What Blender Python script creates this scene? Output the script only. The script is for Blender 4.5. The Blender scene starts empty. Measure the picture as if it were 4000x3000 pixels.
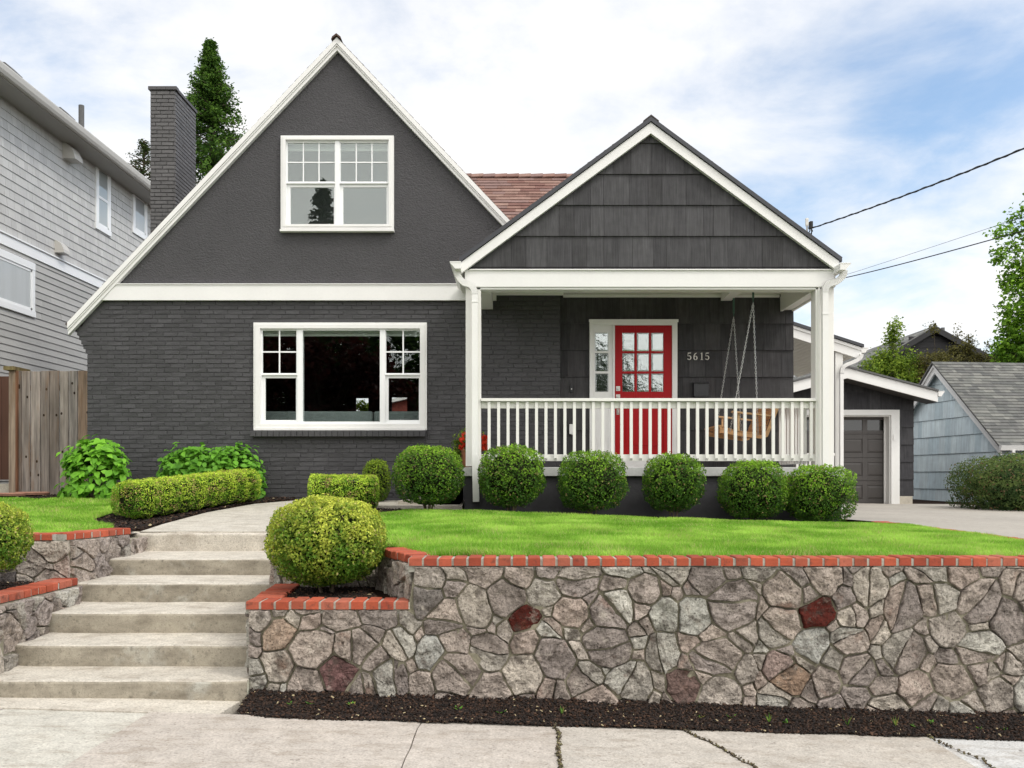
import bpy, math, random
import numpy as np
from mathutils import Vector, Matrix, noise as mnoise
R = math.radians
random.seed(7); rng = np.random.default_rng(7)
scene = bpy.context.scene
COL = scene.collection

# ---------------------------------------------------------------- camera
EYE = 1.6
F = 3500.0           # focal length in photograph pixels (4000 wide)
VX, VY = 2020.0, 1862.0
cam_d = bpy.data.cameras.new('camera'); cam = bpy.data.objects.new('camera', cam_d)
COL.objects.link(cam); scene.camera = cam
cam.location = (0, 0, EYE); cam.rotation_euler = (R(90), 0, 0)
cam_d.sensor_width = 36; cam_d.lens = 36 * F / 4000
cam_d.shift_x = -(VX - 2000) / 4000; cam_d.shift_y = (VY - 1500) / 4000
cam_d.clip_start = .05; cam_d.clip_end = 2000
def FX(px, Y): return (px - VX) * Y / F
def FZ(py, Y): return EYE + (VY - py) * Y / F

# ---------------------------------------------------------------- world: hazy sky with broken cloud
SUN_EL, SUN_AZ = 50, 57            # azimuth measured from behind the camera towards the right
world = bpy.data.worlds.new('World'); scene.world = world; world.use_nodes = True
nt = world.node_tree; nt.nodes.clear()
def N(t, **k):
    n = nt.nodes.new(t)
    for a, b in k.items(): setattr(n, a, b)
    return n
L = lambda a, b: nt.links.new(a, b)
def wmath(op, a, b=None, clamp=False):
    m = N('ShaderNodeMath', operation=op, use_clamp=clamp)
    for i, v in enumerate((a, b)):
        if v is None: continue
        if isinstance(v, (int, float)): m.inputs[i].default_value = v
        else: L(v, m.inputs[i])
    return m.outputs[0]
out = N('ShaderNodeOutputWorld'); bg = N('ShaderNodeBackground'); L(bg.outputs[0], out.inputs[0])
sky = N('ShaderNodeTexSky', sky_type='NISHITA'); sky.sun_disc = False
sdir = Vector((math.sin(R(SUN_AZ)) * math.cos(R(SUN_EL)), -math.cos(R(SUN_AZ)) * math.cos(R(SUN_EL)), math.sin(R(SUN_EL))))
sky.sun_elevation = R(SUN_EL); sky.sun_rotation = math.atan2(sdir.x, sdir.y)
sky.air_density = 1.0; sky.dust_density = 1.0; sky.ozone_density = 2.0
tc = N('ShaderNodeTexCoord'); sep = N('ShaderNodeSeparateXYZ'); L(tc.outputs['Generated'], sep.inputs[0])
zc = wmath('ADD', wmath('MAXIMUM', sep.outputs[2], 0.0), .22)
comb = N('ShaderNodeCombineXYZ'); L(wmath('DIVIDE', sep.outputs[0], zc), comb.inputs[0]); L(wmath('DIVIDE', sep.outputs[1], zc), comb.inputs[1])
def wnoise(scale, det, rough, off, dist=0.0):
    mp = N('ShaderNodeMapping'); mp.inputs['Location'].default_value = off; L(comb.outputs[0], mp.inputs['Vector'])
    mp.inputs['Scale'].default_value = (1, 1, 1)
    n = N('ShaderNodeTexNoise'); n.inputs['Scale'].default_value = scale; n.inputs['Detail'].default_value = det
    n.inputs['Roughness'].default_value = rough; n.inputs['Distortion'].default_value = dist
    L(mp.outputs[0], n.inputs['Vector']); return n.outputs[0]
n1 = wnoise(1.5, 9, .56, (3.1, 1.7, 0), .25); n2 = wnoise(.33, 3, .5, (8.3, 4.4, 0)); n3 = wnoise(2.6, 8, .6, (1, 5, 2), .4)
# blue openings are more frequent towards the upper right
side = wmath('MULTIPLY', sep.outputs[0], .16); up = wmath('MULTIPLY', wmath('SUBTRACT', wmath('MINIMUM', sep.outputs[2], .5), .22), .42)
m = wmath('ADD', wmath('ADD', wmath('MULTIPLY', n1, .62), wmath('MULTIPLY', n2, .38)), wmath('ADD', side, up))
m = wmath('ADD', m, wmath('MULTIPLY', wmath('SUBTRACT', n3, .5), .42))
m = wmath('ADD', m, wmath('MULTIPLY', wmath('MINIMUM', sep.outputs[1], 0.0), .35))
rp = N('ShaderNodeValToRGB'); L(m, rp.inputs[0])
rp.color_ramp.interpolation = 'EASE'
rp.color_ramp.elements[0].position = .44; rp.color_ramp.elements[0].color = (0, 0, 0, 1)
rp.color_ramp.elements[1].position = .74; rp.color_ramp.elements[1].color = (1, 1, 1, 1)
cl = N('ShaderNodeValToRGB'); L(n3, cl.inputs[0])
cl.color_ramp.elements[0].position = .3; cl.color_ramp.elements[0].color = (11.2, 11.3, 11.6, 1)
cl.color_ramp.elements[1].position = .62; cl.color_ramp.elements[1].color = (12.4, 12.2, 12.0, 1)
mixw = N('ShaderNodeMix', data_type='RGBA')
gain = N('ShaderNodeMix', data_type='RGBA', blend_type='MULTIPLY'); gain.inputs[0].default_value = 1
L(sky.outputs[0], gain.inputs[6]); gain.inputs[7].default_value = (2.5, 2.5, 2.35, 1)
L(rp.outputs[0], mixw.inputs[0]); L(cl.outputs[0], mixw.inputs[6]); L(gain.outputs[2], mixw.inputs[7])
# the veiled sun lights up the cloud behind the camera
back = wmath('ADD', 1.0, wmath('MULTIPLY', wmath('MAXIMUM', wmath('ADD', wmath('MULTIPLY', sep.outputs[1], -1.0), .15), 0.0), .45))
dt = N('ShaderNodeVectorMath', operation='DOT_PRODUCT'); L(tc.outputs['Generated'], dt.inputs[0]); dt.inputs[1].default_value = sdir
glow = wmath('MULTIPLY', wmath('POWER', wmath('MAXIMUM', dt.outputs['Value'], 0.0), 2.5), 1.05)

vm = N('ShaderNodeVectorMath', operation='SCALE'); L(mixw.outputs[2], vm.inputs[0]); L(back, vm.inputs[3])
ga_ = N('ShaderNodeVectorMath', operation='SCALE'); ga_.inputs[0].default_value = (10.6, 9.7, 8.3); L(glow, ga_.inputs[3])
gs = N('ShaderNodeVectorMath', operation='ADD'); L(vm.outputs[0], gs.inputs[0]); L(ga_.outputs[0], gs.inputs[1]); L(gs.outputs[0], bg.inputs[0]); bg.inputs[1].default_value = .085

sun_d = bpy.data.lights.new('sun', 'SUN'); sun = bpy.data.objects.new('sun', sun_d); COL.objects.link(sun)
sun_d.energy = 1.3; sun_d.angle = R(11); sun_d.color = (1, .965, .90)
sun.rotation_euler = (-sdir).to_track_quat('-Z', 'Y').to_euler(); sun.location = (10, -10, 20)
scene.view_settings.view_transform = 'Standard'; scene.view_settings.look = 'None'
scene.view_settings.exposure = 0.12; scene.view_settings.gamma = 1
scene.render.engine = 'CYCLES'; scene.cycles.max_bounces = 7; scene.cycles.transparent_max_bounces = 10
scene.cycles.use_denoising = True

# ---------------------------------------------------------------- materials
def mat(name, col=(.5, .5, .5), rough=.7, tint=False, var=(), bump=(), spec=.4, transl=0, stain=None, metal=0, streak=None):
    """var: (scale, amount[, (sx,sy,sz)]) brightness noise; bump: (scale, distance, detail[, (sx,sy,sz)])."""
    m = bpy.data.materials.new(name); m.use_nodes = True
    t = m.node_tree; b = t.nodes['Principled BSDF']; l = t.links.new
    b.inputs['Roughness'].default_value = rough; b.inputs['Specular IOR Level'].default_value = spec; b.inputs['Metallic'].default_value = metal
    tc = t.nodes.new('ShaderNodeTexCoord')
    def nz(scale, det=4, sc=(1, 1, 1), rough=.55):
        mp = t.nodes.new('ShaderNodeMapping'); mp.inputs['Scale'].default_value = sc; l(tc.outputs['Object'], mp.inputs['Vector'])
        n = t.nodes.new('ShaderNodeTexNoise'); n.inputs['Scale'].default_value = scale; n.inputs['Detail'].default_value = det; n.inputs['Roughness'].default_value = rough
        l(mp.outputs[0], n.inputs['Vector']); return n.outputs[0]
    if tint:
        at = t.nodes.new('ShaderNodeAttribute'); at.attribute_name = 'tint'; cur = at.outputs['Color']
    else:
        c = t.nodes.new('ShaderNodeRGB'); c.outputs[0].default_value = (*col, 1); cur = c.outputs[0]
    for v in var:
        mr = t.nodes.new('ShaderNodeMapRange'); l(nz(v[0], 5, v[2] if len(v) > 2 else (1, 1, 1)), mr.inputs[0])
        mr.inputs[1].default_value = .3; mr.inputs[2].default_value = .7
        mr.inputs[3].default_value = 1 - v[1]; mr.inputs[4].default_value = 1 + v[1]
        s = t.nodes.new('ShaderNodeVectorMath'); s.operation = 'SCALE'; l(cur, s.inputs[0]); l(mr.outputs[0], s.inputs[3]); cur = s.outputs[0]
    for st in (stain or ()):      # (colour, scale, lo, hi, strength[, scale3])
        mr = t.nodes.new('ShaderNodeMapRange'); l(nz(st[1], 8, st[5] if len(st) > 5 else (1, 1, 1), .65), mr.inputs[0])
        mr.inputs[1].default_value = st[2]; mr.inputs[2].default_value = st[3]; mr.inputs[3].default_value = 0; mr.inputs[4].default_value = st[4]
        mx = t.nodes.new('ShaderNodeMix'); mx.data_type = 'RGBA'; l(mr.outputs[0], mx.inputs[0]); l(cur, mx.inputs[6]); mx.inputs[7].default_value = (*st[0], 1); cur = mx.outputs[2]
    l(cur, b.inputs['Base Color'])
    prev = None
    for bp in bump:
        bn = t.nodes.new('ShaderNodeBump'); bn.inputs['Strength'].default_value = 1; bn.inputs['Distance'].default_value = bp[1]
        l(nz(bp[0], bp[2], bp[3] if len(bp) > 3 else (1, 1, 1)), bn.inputs['Height'])
        if prev is not None: l(prev, bn.inputs['Normal'])
        prev = bn.outputs[0]
    if prev is not None: l(prev, b.inputs['Normal'])
    if transl:
        tr = t.nodes.new('ShaderNodeBsdfTranslucent'); l(cur, tr.inputs[0]); ms = t.nodes.new('ShaderNodeMixShader'); ms.inputs[0].default_value = transl
        o = t.nodes['Material Output']; l(b.outputs[0], ms.inputs[1]); l(tr.outputs[0], ms.inputs[2]); l(ms.outputs[0], o.inputs[0])
    return m
def glass(name, refl=.2, tint=(.9, .93, .92), wave=0):
    m = bpy.data.materials.new(name); m.use_nodes = True; t = m.node_tree; t.nodes.clear(); l = t.links.new
    o = t.nodes.new('ShaderNodeOutputMaterial'); ms = t.nodes.new('ShaderNodeMixShader'); tr = t.nodes.new('ShaderNodeBsdfTransparent'); g = t.nodes.new('ShaderNodeBsdfGlossy')
    tr.inputs[0].default_value = (*tint, 1); g.inputs['Roughness'].default_value = 0.0; g.inputs[0].default_value = (.95, 1, .98, 1)
    lw = t.nodes.new('ShaderNodeLayerWeight'); lw.inputs[0].default_value = .5; pw = t.nodes.new('ShaderNodeMath'); pw.operation = 'POWER'; l(lw.outputs['Facing'], pw.inputs[0]); pw.inputs[1].default_value = 4
    ad = t.nodes.new('ShaderNodeMath'); ad.operation = 'MULTIPLY_ADD'; ad.inputs[1].default_value = .8; ad.inputs[2].default_value = refl + .04; ad.use_clamp = True; l(pw.outputs[0], ad.inputs[0])
    l(ad.outputs[0], ms.inputs[0]); l(tr.outputs[0], ms.inputs[1]); l(g.outputs[0], ms.inputs[2]); l(ms.outputs[0], o.inputs[0])
    if wave:
        tc = t.nodes.new('ShaderNodeTexCoord'); n = t.nodes.new('ShaderNodeTexNoise'); n.inputs['Scale'].default_value = 14; l(tc.outputs['Object'], n.inputs['Vector'])
        bn = t.nodes.new('ShaderNodeBump'); bn.inputs['Distance'].default_value = wave; l(n.outputs[0], bn.inputs['Height']); l(bn.outputs[0], g.inputs['Normal'])
    return m

DARK = (.064, .063, .066)
M = {}
M['paint_brick'] = mat('dark_painted_brick', DARK, .62, True, var=((3, .10), (40, .10)), bump=((55, .004, 6), (14, .003, 4)), spec=.3)
M['stucco'] = mat('dark_stucco', (.080, .078, .082), .85, var=((1.5, .07), (30, .07)), bump=((38, .022, 5, (1, 1, 1.4)), (90, .006, 3)), spec=.3)
M['shingle'] = mat('dark_painted_shingle', DARK, .8, True, var=((3.2, .19, (16, 16, .4)), (8, .12), (1.4, .12, (12, 12, 2))), bump=((4, .004, 6, (18, 18, .35)),), spec=.2)
M['white'] = mat('white_trim_paint', (.79, .785, .765), .45, var=((2.5, .025), (30, .015)), bump=((60, .0006, 3),), stain=(((.55, .52, .44), 9, .62, .8, .25),))
M['whitewood'] = mat('white_painted_board', (.79, .78, .745), .5, var=((2, .03, (1, 1, 1)),), bump=((30, .001, 4, (1, 1, .1)),))
M['vinyl'] = mat('white_vinyl', (.86, .87, .87), .35, var=((3, .015),))
M['soffit'] = mat('white_beadboard', (.72, .71, .66), .5, var=((2, .03),))
M['darkmetal'] = mat('dark_flashing', (.05, .052, .06), .45, var=((6, .1),))
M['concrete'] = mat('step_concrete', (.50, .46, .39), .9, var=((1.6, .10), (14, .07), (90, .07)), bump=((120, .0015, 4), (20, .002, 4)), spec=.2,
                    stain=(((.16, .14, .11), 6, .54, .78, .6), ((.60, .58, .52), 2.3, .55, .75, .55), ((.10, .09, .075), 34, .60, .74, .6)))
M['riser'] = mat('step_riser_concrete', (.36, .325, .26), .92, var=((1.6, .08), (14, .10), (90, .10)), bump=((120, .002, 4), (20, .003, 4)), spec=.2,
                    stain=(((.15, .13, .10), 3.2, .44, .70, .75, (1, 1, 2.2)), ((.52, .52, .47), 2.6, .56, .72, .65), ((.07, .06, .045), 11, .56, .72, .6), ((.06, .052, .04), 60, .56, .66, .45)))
M['walk'] = mat('path_concrete', (.50, .47, .42), .9, tint=True, var=((1.0, .08), (9, .11), (70, .20)), bump=((110, .005, 4),), spec=.2,
                    stain=(((.27, .225, .175), 3.5, .50, .70, .6, (1, 2.2, 1)), ((.20, .17, .14), 45, .54, .68, .65), ((.10, .085, .07), 13, .64, .72, .6), ((.62, .58, .52), 20, .58, .7, .5)))
M['slab'] = mat('porch_slab_concrete', (.46, .46, .45), .85, var=((3, .1), (30, .08)), bump=((60, .001, 4),))
M['foundation'] = mat('dark_foundation', (.048, .046, .052), .7, var=((2, .12), (9, .08)), bump=((22, .004, 5),))
M['capbrick'] = mat('red_cap_brick', (.5, .14, .07), .85, True, var=((12, .10), (70, .08)), bump=((90, .002, 5),), spec=.25,
                    stain=(((.10, .045, .035), 22, .56, .70, .8), ((.62, .40, .32), 9, .62, .8, .15), ((.20, .055, .035), 40, .58, .70, .5)))
M['mortar'] = mat('grey_mortar', (.40, .39, .34), .95, var=((6, .12), (60, .12)), bump=((50, .004, 5), (140, .002, 3)), spec=.1,
                    stain=(((.10, .09, .06), 7, .56, .7, .5),))
M['wallmortar'] = mat('stone_mortar', (.27, .25, .185), .95, var=((6, .15), (60, .15)), bump=((40, .008, 5), (140, .003, 3)), spec=.1,
                    stain=(((.09, .08, .05), 6, .56, .70, .55), ((.12, .13, .05), 2.2, .62, .76, .5)))
M['stone'] = mat('basalt_stone', (.3, .27, .25), .92, True, var=((7, .22), (45, .26), (150, .24)), bump=((14, .034, 8), (55, .013, 6), (170, .005, 3)), spec=.12,
                    stain=(((.075, .06, .05), 11, .52, .64, .72), ((.50, .45, .38), 9, .58, .70, .55), ((.25, .13, .085), 5, .60, .72, .45), ((.035, .03, .026), 75, .55, .64, .8)))
M['mulch'] = mat('bark_mulch', (.034, .020, .014), .95, var=((25, .35), (120, .4)), bump=((45, .03, 6), (160, .01, 4)), spec=.1)
M['chip'] = mat('bark_chip', (.06, .035, .02), .9, True)
M['soil'] = mat('ground_soil', (.10, .09, .06), .95, var=((3, .2), (30, .2)), bump=((20, .01, 5),))
M['turf'] = mat('turf_base', (.10, .19, .035), .95, var=((4, .2), (40, .2)), bump=((80, .01, 4),), spec=.1)
M['grass'] = mat('grass_blade', (.1, .2, .03), .7, True, transl=.35, spec=.15)
M['inner'] = mat('shaded_inner_growth', (.020, .024, .011), .95, var=((20, .4),), bump=((25, .03, 5),), spec=.05)  # inner growth, near-black to paint in the shade between the leaves
M['leaf'] = mat('small_leaf', (.06, .12, .02), .5, True, transl=.38, spec=.16)
M['bigleaf'] = mat('broad_leaf', (.06, .16, .02), .5, True, transl=.3, spec=.2, bump=((60, .002, 3),))
M['bark'] = mat('tree_bark', (.11, .085, .06), .9, var=((8, .25, (1, 1, .3)),), bump=((30, .01, 5, (1, 1, .3)),))
M['asphalt'] = mat('road_asphalt', (.055, .055, .055), .9, var=((2, .12), (60, .2)), bump=((150, .003, 3),))
M['drive'] = mat('driveway_concrete', (.36, .33, .285), .92, var=((.7, .08), (12, .10), (110, .18)), bump=((130, .003, 4),), stain=(((.14, .12, .10), 1.2, .6, .8, .35),))
M['fence'] = mat('weathered_cedar', (.28, .24, .20), .85, True, var=((2.6, .38, (9, 9, .5)), (6, .28, (3, 3, .35))), bump=((5, .004, 6, (14, 14, .5)),), spec=.15,
                    stain=(((.22, .13, .07), 2.5, .52, .68, .6, (3, 3, .5)),))
M['brownwood'] = mat('brown_gate_paint', (.10, .045, .028), .6, var=((3, .1, (8, 8, .5)),))
M['greysiding'] = mat('grey_lap_siding', (.42, .42, .405), .6, True, var=((2, .03), (20, .03)), bump=((20, .0008, 4, (1, .2, 4)),))
M['greyshingle'] = mat('grey_cedar_shingle', (.45, .45, .43), .65, True, var=((2, .035, (1, 8, .5)), (6, .02)), bump=((6, .002, 5, (1, 10, .4)),))
M['gutter'] = mat('greige_gutter', (.56, .54, .50), .4, var=((3, .04),))
M['blueshingle'] = mat('blue_grey_shingle', (.36, .44, .48), .75, True, var=((3, .14, (1, 10, .5)), (5, .07)), bump=((5, .003, 5, (1, 12, .4)),))
M['roofred'] = mat('brown_red_asphalt_shingle', (.25, .13, .10), .95, True, var=((8, .12), (90, .2)), bump=((120, .003, 3),), spec=.1)
M['roofgrey'] = mat('grey_asphalt_shingle', (.2, .2, .19), .95, True, var=((8, .1), (90, .2)), bump=((120, .003, 3),), spec=.1)
M['roofdark'] = mat('dark_roof', (.12, .12, .12), .95, var=((8, .12), (60, .15)))
M['blacksiding'] = mat('charcoal_lap_siding', (.024, .024, .026), .7, var=((4, .1),))
M['reddoor'] = mat('red_door_paint', (.38, .007, .010), .45, var=((3, .04),), spec=.2)
M['steel'] = mat('satin_nickel', (.55, .54, .5), .3, metal=1)
M['chain'] = mat('galvanised_chain', (.5, .5, .48), .45, metal=.7)
M['spring'] = mat('green_painted_steel', (.05, .12, .09), .5)
M['cedar'] = mat('clear_cedar', (.52, .26, .11), .55, True, var=((3, .16, (1, 9, 9)),), bump=((6, .001, 4, (1, 8, 8)),))
M['garage'] = mat('garage_door_paint', (.082, .075, .072), .45, var=((3, .04),), spec=.4)
M['black'] = mat('black_enamel', (.012, .013, .015), .3, spec=.5)
M['digit'] = mat('brushed_digit', (.70, .68, .62), .35)
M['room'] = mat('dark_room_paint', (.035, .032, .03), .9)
M['sofa'] = mat('grey_sofa_cloth', (.30, .34, .33), .95, var=((20, .1),), bump=((200, .001, 3),))
M['blind'] = mat('window_blind', (.62, .64, .60), .7)
M['curtain'] = mat('pale_curtain', (.72, .70, .74), .8, var=((2, .04, (1, 8, .3)),))
M['flower'] = mat('red_petal', (.75, .045, .012), .5, True, transl=.3)
M['wire'] = mat('black_cable', (.012, .012, .012), .6)
M['pot'] = mat('pot', (.3, .12, .06), .8)
M['glass'] = glass('window_glass', .035)
M['glassup'] = glass('upper_window_glass', .08)
M['glassdoor'] = glass('bevelled_door_glass', .20, wave=.0014)
M['panedark'] = mat('dark_pane', (.02, .022, .02), .05, spec=.8)
# ---------------------------------------------------------------- object helpers
def wloc(o):
    v = Vector((0, 0, 0))
    while o: v += o.location; o = o.parent
    return v
def tag(o, label=None, cat=None, group=None, kind=None):
    if label: o['label'] = label
    if cat: o['category'] = cat
    if group: o['group'] = group
    if kind: o['kind'] = kind
    return o
def thing(name, loc, label, cat, group=None):
    o = bpy.data.objects.new(name, None); COL.objects.link(o); o.location = loc; o.empty_display_size = .1
    return tag(o, label, cat, group)
def link_mesh(name, V, faces, m, parent=None, org=None, tint=None, smooth=False, per='face'):
    """V world coordinates; tint one colour per face (or per vertex)."""
    me = bpy.data.meshes.new(name); V = np.asarray(V, dtype=np.float32).reshape(-1, 3)
    o = bpy.data.objects.new(name, me); COL.objects.link(o)
    base = wloc(parent) if parent else Vector(org if org is not None else (0, 0, 0))
    if parent: o.parent = parent
    else: o.location = base
    V = V - np.array(base, dtype=np.float32)
    if isinstance(faces, np.ndarray):
        n, k = faces.shape
        me.vertices.add(len(V)); me.vertices.foreach_set('co', V.ravel())
        me.loops.add(n * k); me.loops.foreach_set('vertex_index', faces.ravel().astype(np.int32))
        me.polygons.add(n); me.polygons.foreach_set('loop_start', np.arange(0, n * k, k, dtype=np.int32))
        me.polygons.foreach_set('loop_total', np.full(n, k, dtype=np.int32)); me.update(calc_edges=True)
        counts = np.full(n, k)
    else:
        me.from_pydata(V.tolist(), [], faces); counts = np.array([len(f) for f in faces])
    if tint is not None:
        t = np.asarray(tint, dtype=np.float32)
        if per == 'face': arr = np.repeat(t, counts, axis=0)
        else:
            vi = np.empty(len(me.loops), dtype=np.int32); me.loops.foreach_get('vertex_index', vi); arr = t[vi]
        a = me.color_attributes.new('tint', 'FLOAT_COLOR', 'CORNER')
        a.data.foreach_set('color', np.concatenate([arr, np.ones((len(arr), 1), np.float32)], 1).ravel())
    if smooth: me.polygons.foreach_set('use_smooth', np.ones(len(me.polygons), dtype=bool))
    me.materials.append(M[m] if isinstance(m, str) else m); me.validate(); me.update()
    return o
class MB:
    def __init__(s, tint=(.5, .5, .5)): s.v = []; s.f = []; s.c = []; s.t = tint
    def poly(s, pts, tint=None):
        i = len(s.v); s.v += [tuple(p) for p in pts]; s.f.append(tuple(range(i, i + len(pts)))); s.c.append(tint or s.t)
    def hexa(s, b, t, tint=None):            # two quads, b bottom (ccw from above), t top
        i = len(s.v); s.v += [tuple(p) for p in b] + [tuple(p) for p in t]
        for f in ((3, 2, 1, 0), (4, 5, 6, 7), (0, 1, 5, 4), (1, 2, 6, 5), (2, 3, 7, 6), (3, 0, 4, 7)):
            s.f.append(tuple(i + k for k in f)); s.c.append(tint or s.t)
    def box(s, x0, x1, y0, y1, z0, z1, tint=None):
        s.hexa([(x0, y0, z0), (x1, y0, z0), (x1, y1, z0), (x0, y1, z0)], [(x0, y0, z1), (x1, y0, z1), (x1, y1, z1), (x0, y1, z1)], tint)
    def obox(s, O, U, V, W, tint=None):      # corner O, edge vectors
        O, U, V, W = map(Vector, (O, U, V, W))
        s.hexa([O, O + U, O + U + V, O + V], [O + W, O + U + W, O + U + V + W, O + V + W], tint)
    def prism(s, poly, D, tint=None):        # planar polygon swept by vector D
        i = len(s.v); n = len(poly); D = Vector(D)
        s.v += [tuple(p) for p in poly] + [tuple(Vector(p) + D) for p in poly]
        s.f.append(tuple(range(i + n - 1, i - 1, -1))); s.f.append(tuple(range(i + n, i + 2 * n)))
        for k in range(n): s.f.append((i + k, i + (k + 1) % n, i + n + (k + 1) % n, i + n + k))
        s.c += [tint or s.t] * (n + 2)
    def tube(s, pts, r, n=8, tint=None, cap=True):
        pts = [Vector(p) for p in pts]; rs = r if isinstance(r, (list, tuple)) else [r] * len(pts); i0 = len(s.v)
        ref = None
        for k, p in enumerate(pts):
            d = (pts[min(k + 1, len(pts) - 1)] - pts[max(k - 1, 0)]).normalized()
            if ref is None: ref = Vector((0, 0, 1)) if abs(d.z) < .9 else Vector((1, 0, 0))
            a = d.cross(ref).normalized(); b = a.cross(d).normalized(); ref = b
            for j in range(n):
                th = 2 * math.pi * j / n; s.v.append(tuple(p + (a * math.cos(th) + b * math.sin(th)) * rs[k]))
        for k in range(len(pts) - 1):
            for j in range(n):
                s.f.append((i0 + k * n + j, i0 + k * n + (j + 1) % n, i0 + (k + 1) * n + (j + 1) % n, i0 + (k + 1) * n + j)); s.c.append(tint or s.t)
        if cap:
            s.f.append(tuple(i0 + j for j in range(n - 1, -1, -1))); s.f.append(tuple(i0 + (len(pts) - 1) * n + j for j in range(n))); s.c += [tint or s.t] * 2
    def rect_tube(s, pts, w, d, side=(0, 1, 0), tint=None):   # rectangular duct in a plane: width w in plane, depth d along side
        pts = [Vector(p) for p in pts]; sd = Vector(side); i0 = len(s.v)
        for k, p in enumerate(pts):
            t = (pts[min(k + 1, len(pts) - 1)] - pts[max(k - 1, 0)]).normalized(); a = t.cross(sd).normalized() * w / 2; b = sd * d / 2
            s.v += [tuple(p - a - b), tuple(p + a - b), tuple(p + a + b), tuple(p - a + b)]
        for k in range(len(pts) - 1):
            for j in range(4):
                s.f.append((i0 + k * 4 + j, i0 + k * 4 + (j + 1) % 4, i0 + (k + 1) * 4 + (j + 1) % 4, i0 + (k + 1) * 4 + j)); s.c.append(tint or s.t)
        s.f.append((i0 + 3, i0 + 2, i0 + 1, i0)); e = i0 + (len(pts) - 1) * 4; s.f.append((e, e + 1, e + 2, e + 3)); s.c += [tint or s.t] * 2
    def lathe(s, c, prof, n=16, tint=None):
        i0 = len(s.v)
        for r, z in prof:
            for j in range(n): s.v.append((c[0] + r * math.cos(2 * math.pi * j / n), c[1] + r * math.sin(2 * math.pi * j / n), c[2] + z))
        for k in range(len(prof) - 1):
            for j in range(n):
                s.f.append((i0 + k * n + j, i0 + k * n + (j + 1) % n, i0 + (k + 1) * n + (j + 1) % n, i0 + (k + 1) * n + j)); s.c.append(tint or s.t)
        s.f.append(tuple(i0 + j for j in range(n - 1, -1, -1))); e = i0 + (len(prof) - 1) * n; s.f.append(tuple(e + j for j in range(n))); s.c += [tint or s.t] * 2
    def build(s, name, m, parent=None, org=None, smooth=False, bevel=0, tinted=None):
        mm = M[m] if isinstance(m, str) else m
        o = link_mesh(name, s.v, s.f, mm, parent, org, s.c, smooth)
        bm_fix(o)
        if bevel:
            b = o.modifiers.new('bevel', 'BEVEL'); b.width = bevel; b.segments = 2; b.limit_method = 'ANGLE'; b.angle_limit = R(40)
        return o
import bmesh
def bm_fix(o):
    b = bmesh.new(); b.from_mesh(o.data); bmesh.ops.recalc_face_normals(b, faces=b.faces); b.to_mesh(o.data); b.free()

def holes_boxes(mb, rect, holes, y0, y1, tint=None):
    """front-facing slab x0..x1,z0..z1 between y0,y1 with rectangular holes."""
    x0, x1, z0, z1 = rect
    xs = sorted({x0, x1, *[min(max(h[0], x0), x1) for h in holes], *[min(max(h[1], x0), x1) for h in holes]})
    runs = []
    for a, b in zip(xs, xs[1:]):
        if b - a < 1e-5: continue
        c = (a + b) / 2; iv = sorted((max(h[2], z0), min(h[3], z1)) for h in holes if h[0] < c < h[1])
        zz = z0; segs = []
        for p, q in iv:
            if p > zz + 1e-5: segs.append((zz, p))
            zz = max(zz, q)
        if z1 > zz + 1e-5: segs.append((zz, z1))
        if runs and runs[-1][2] == segs and abs(runs[-1][1] - a) < 1e-6: runs[-1][1] = b
        else: runs.append([a, b, segs])
    for a, b, segs in runs:
        for p, q in segs: mb.box(a, b, y0, y1, p, q, tint)

def clip_poly(poly, a, b, c):                # keep a*u+b*v <= c
    outp = []
    for i, p in enumerate(poly):
        q = poly[(i + 1) % len(poly)]; dp = a * p[0] + b * p[1] - c; dq = a * q[0] + b * q[1] - c
        if dp <= 0: outp.append(p)
        if (dp < 0 < dq) or (dq < 0 < dp):
            t = dp / (dp - dq); outp.append((p[0] + (q[0] - p[0]) * t, p[1] + (q[1] - p[1]) * t))
    return outp
def clip_convex(poly, region):               # region ccw
    for i in range(len(region)):
        (x0, y0), (x1, y1) = region[i], region[(i + 1) % len(region)]
        a, b = (y1 - y0), -(x1 - x0); poly = clip_poly(poly, a, b, a * x0 + b * y0)
        if len(poly) < 3: return []
    return poly

def shingle_panel(mb, O, U, V, Nn, region, expo, wr, tb, tt, tints, gap=.003, v_off=0.0, stag=0.0, seed=0):
    """overlapping courses on a plane: depth tb at each course's butt, tt at its top."""
    rd = random.Random(seed); O, U, V, Nn = map(Vector, (O, U, V, Nn))
    us = [p[0] for p in region]; vs = [p[1] for p in region]; u0, u1, v0, v1 = min(us), max(us), min(vs), max(vs)
    v = v0 - v_off
    while v < v1:
        u = u0 - rd.random() * wr[1]
        while u < u1:
            w = rd.uniform(*wr); dv = rd.uniform(-stag, stag)
            q = clip_convex([(u, v + dv), (u + w - gap, v + dv), (u + w - gap, v + expo), (u, v + expo)], region)
            if len(q) >= 3:
                t = rd.choice(tints); k = rd.uniform(.93, 1.07); t = tuple(c * k for c in t); db = rd.uniform(-.0015, .0015)
                fr = [O + U * p[0] + V * p[1] + Nn * (tb + db + (tt - tb) * min(max((p[1] - v) / expo, 0), 1)) for p in q]
                bk = [O + U * p[0] + V * p[1] for p in q]
                i = len(mb.v); n = len(q); mb.v += [tuple(p) for p in fr + bk]; mb.f.append(tuple(range(i, i + n))); mb.c.append(t)
                for k2 in range(n): mb.f.append((i + n + k2, i + n + (k2 + 1) % n, i + (k2 + 1) % n, i + k2)); mb.c.append(t)
            u += w
        v += expo

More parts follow.
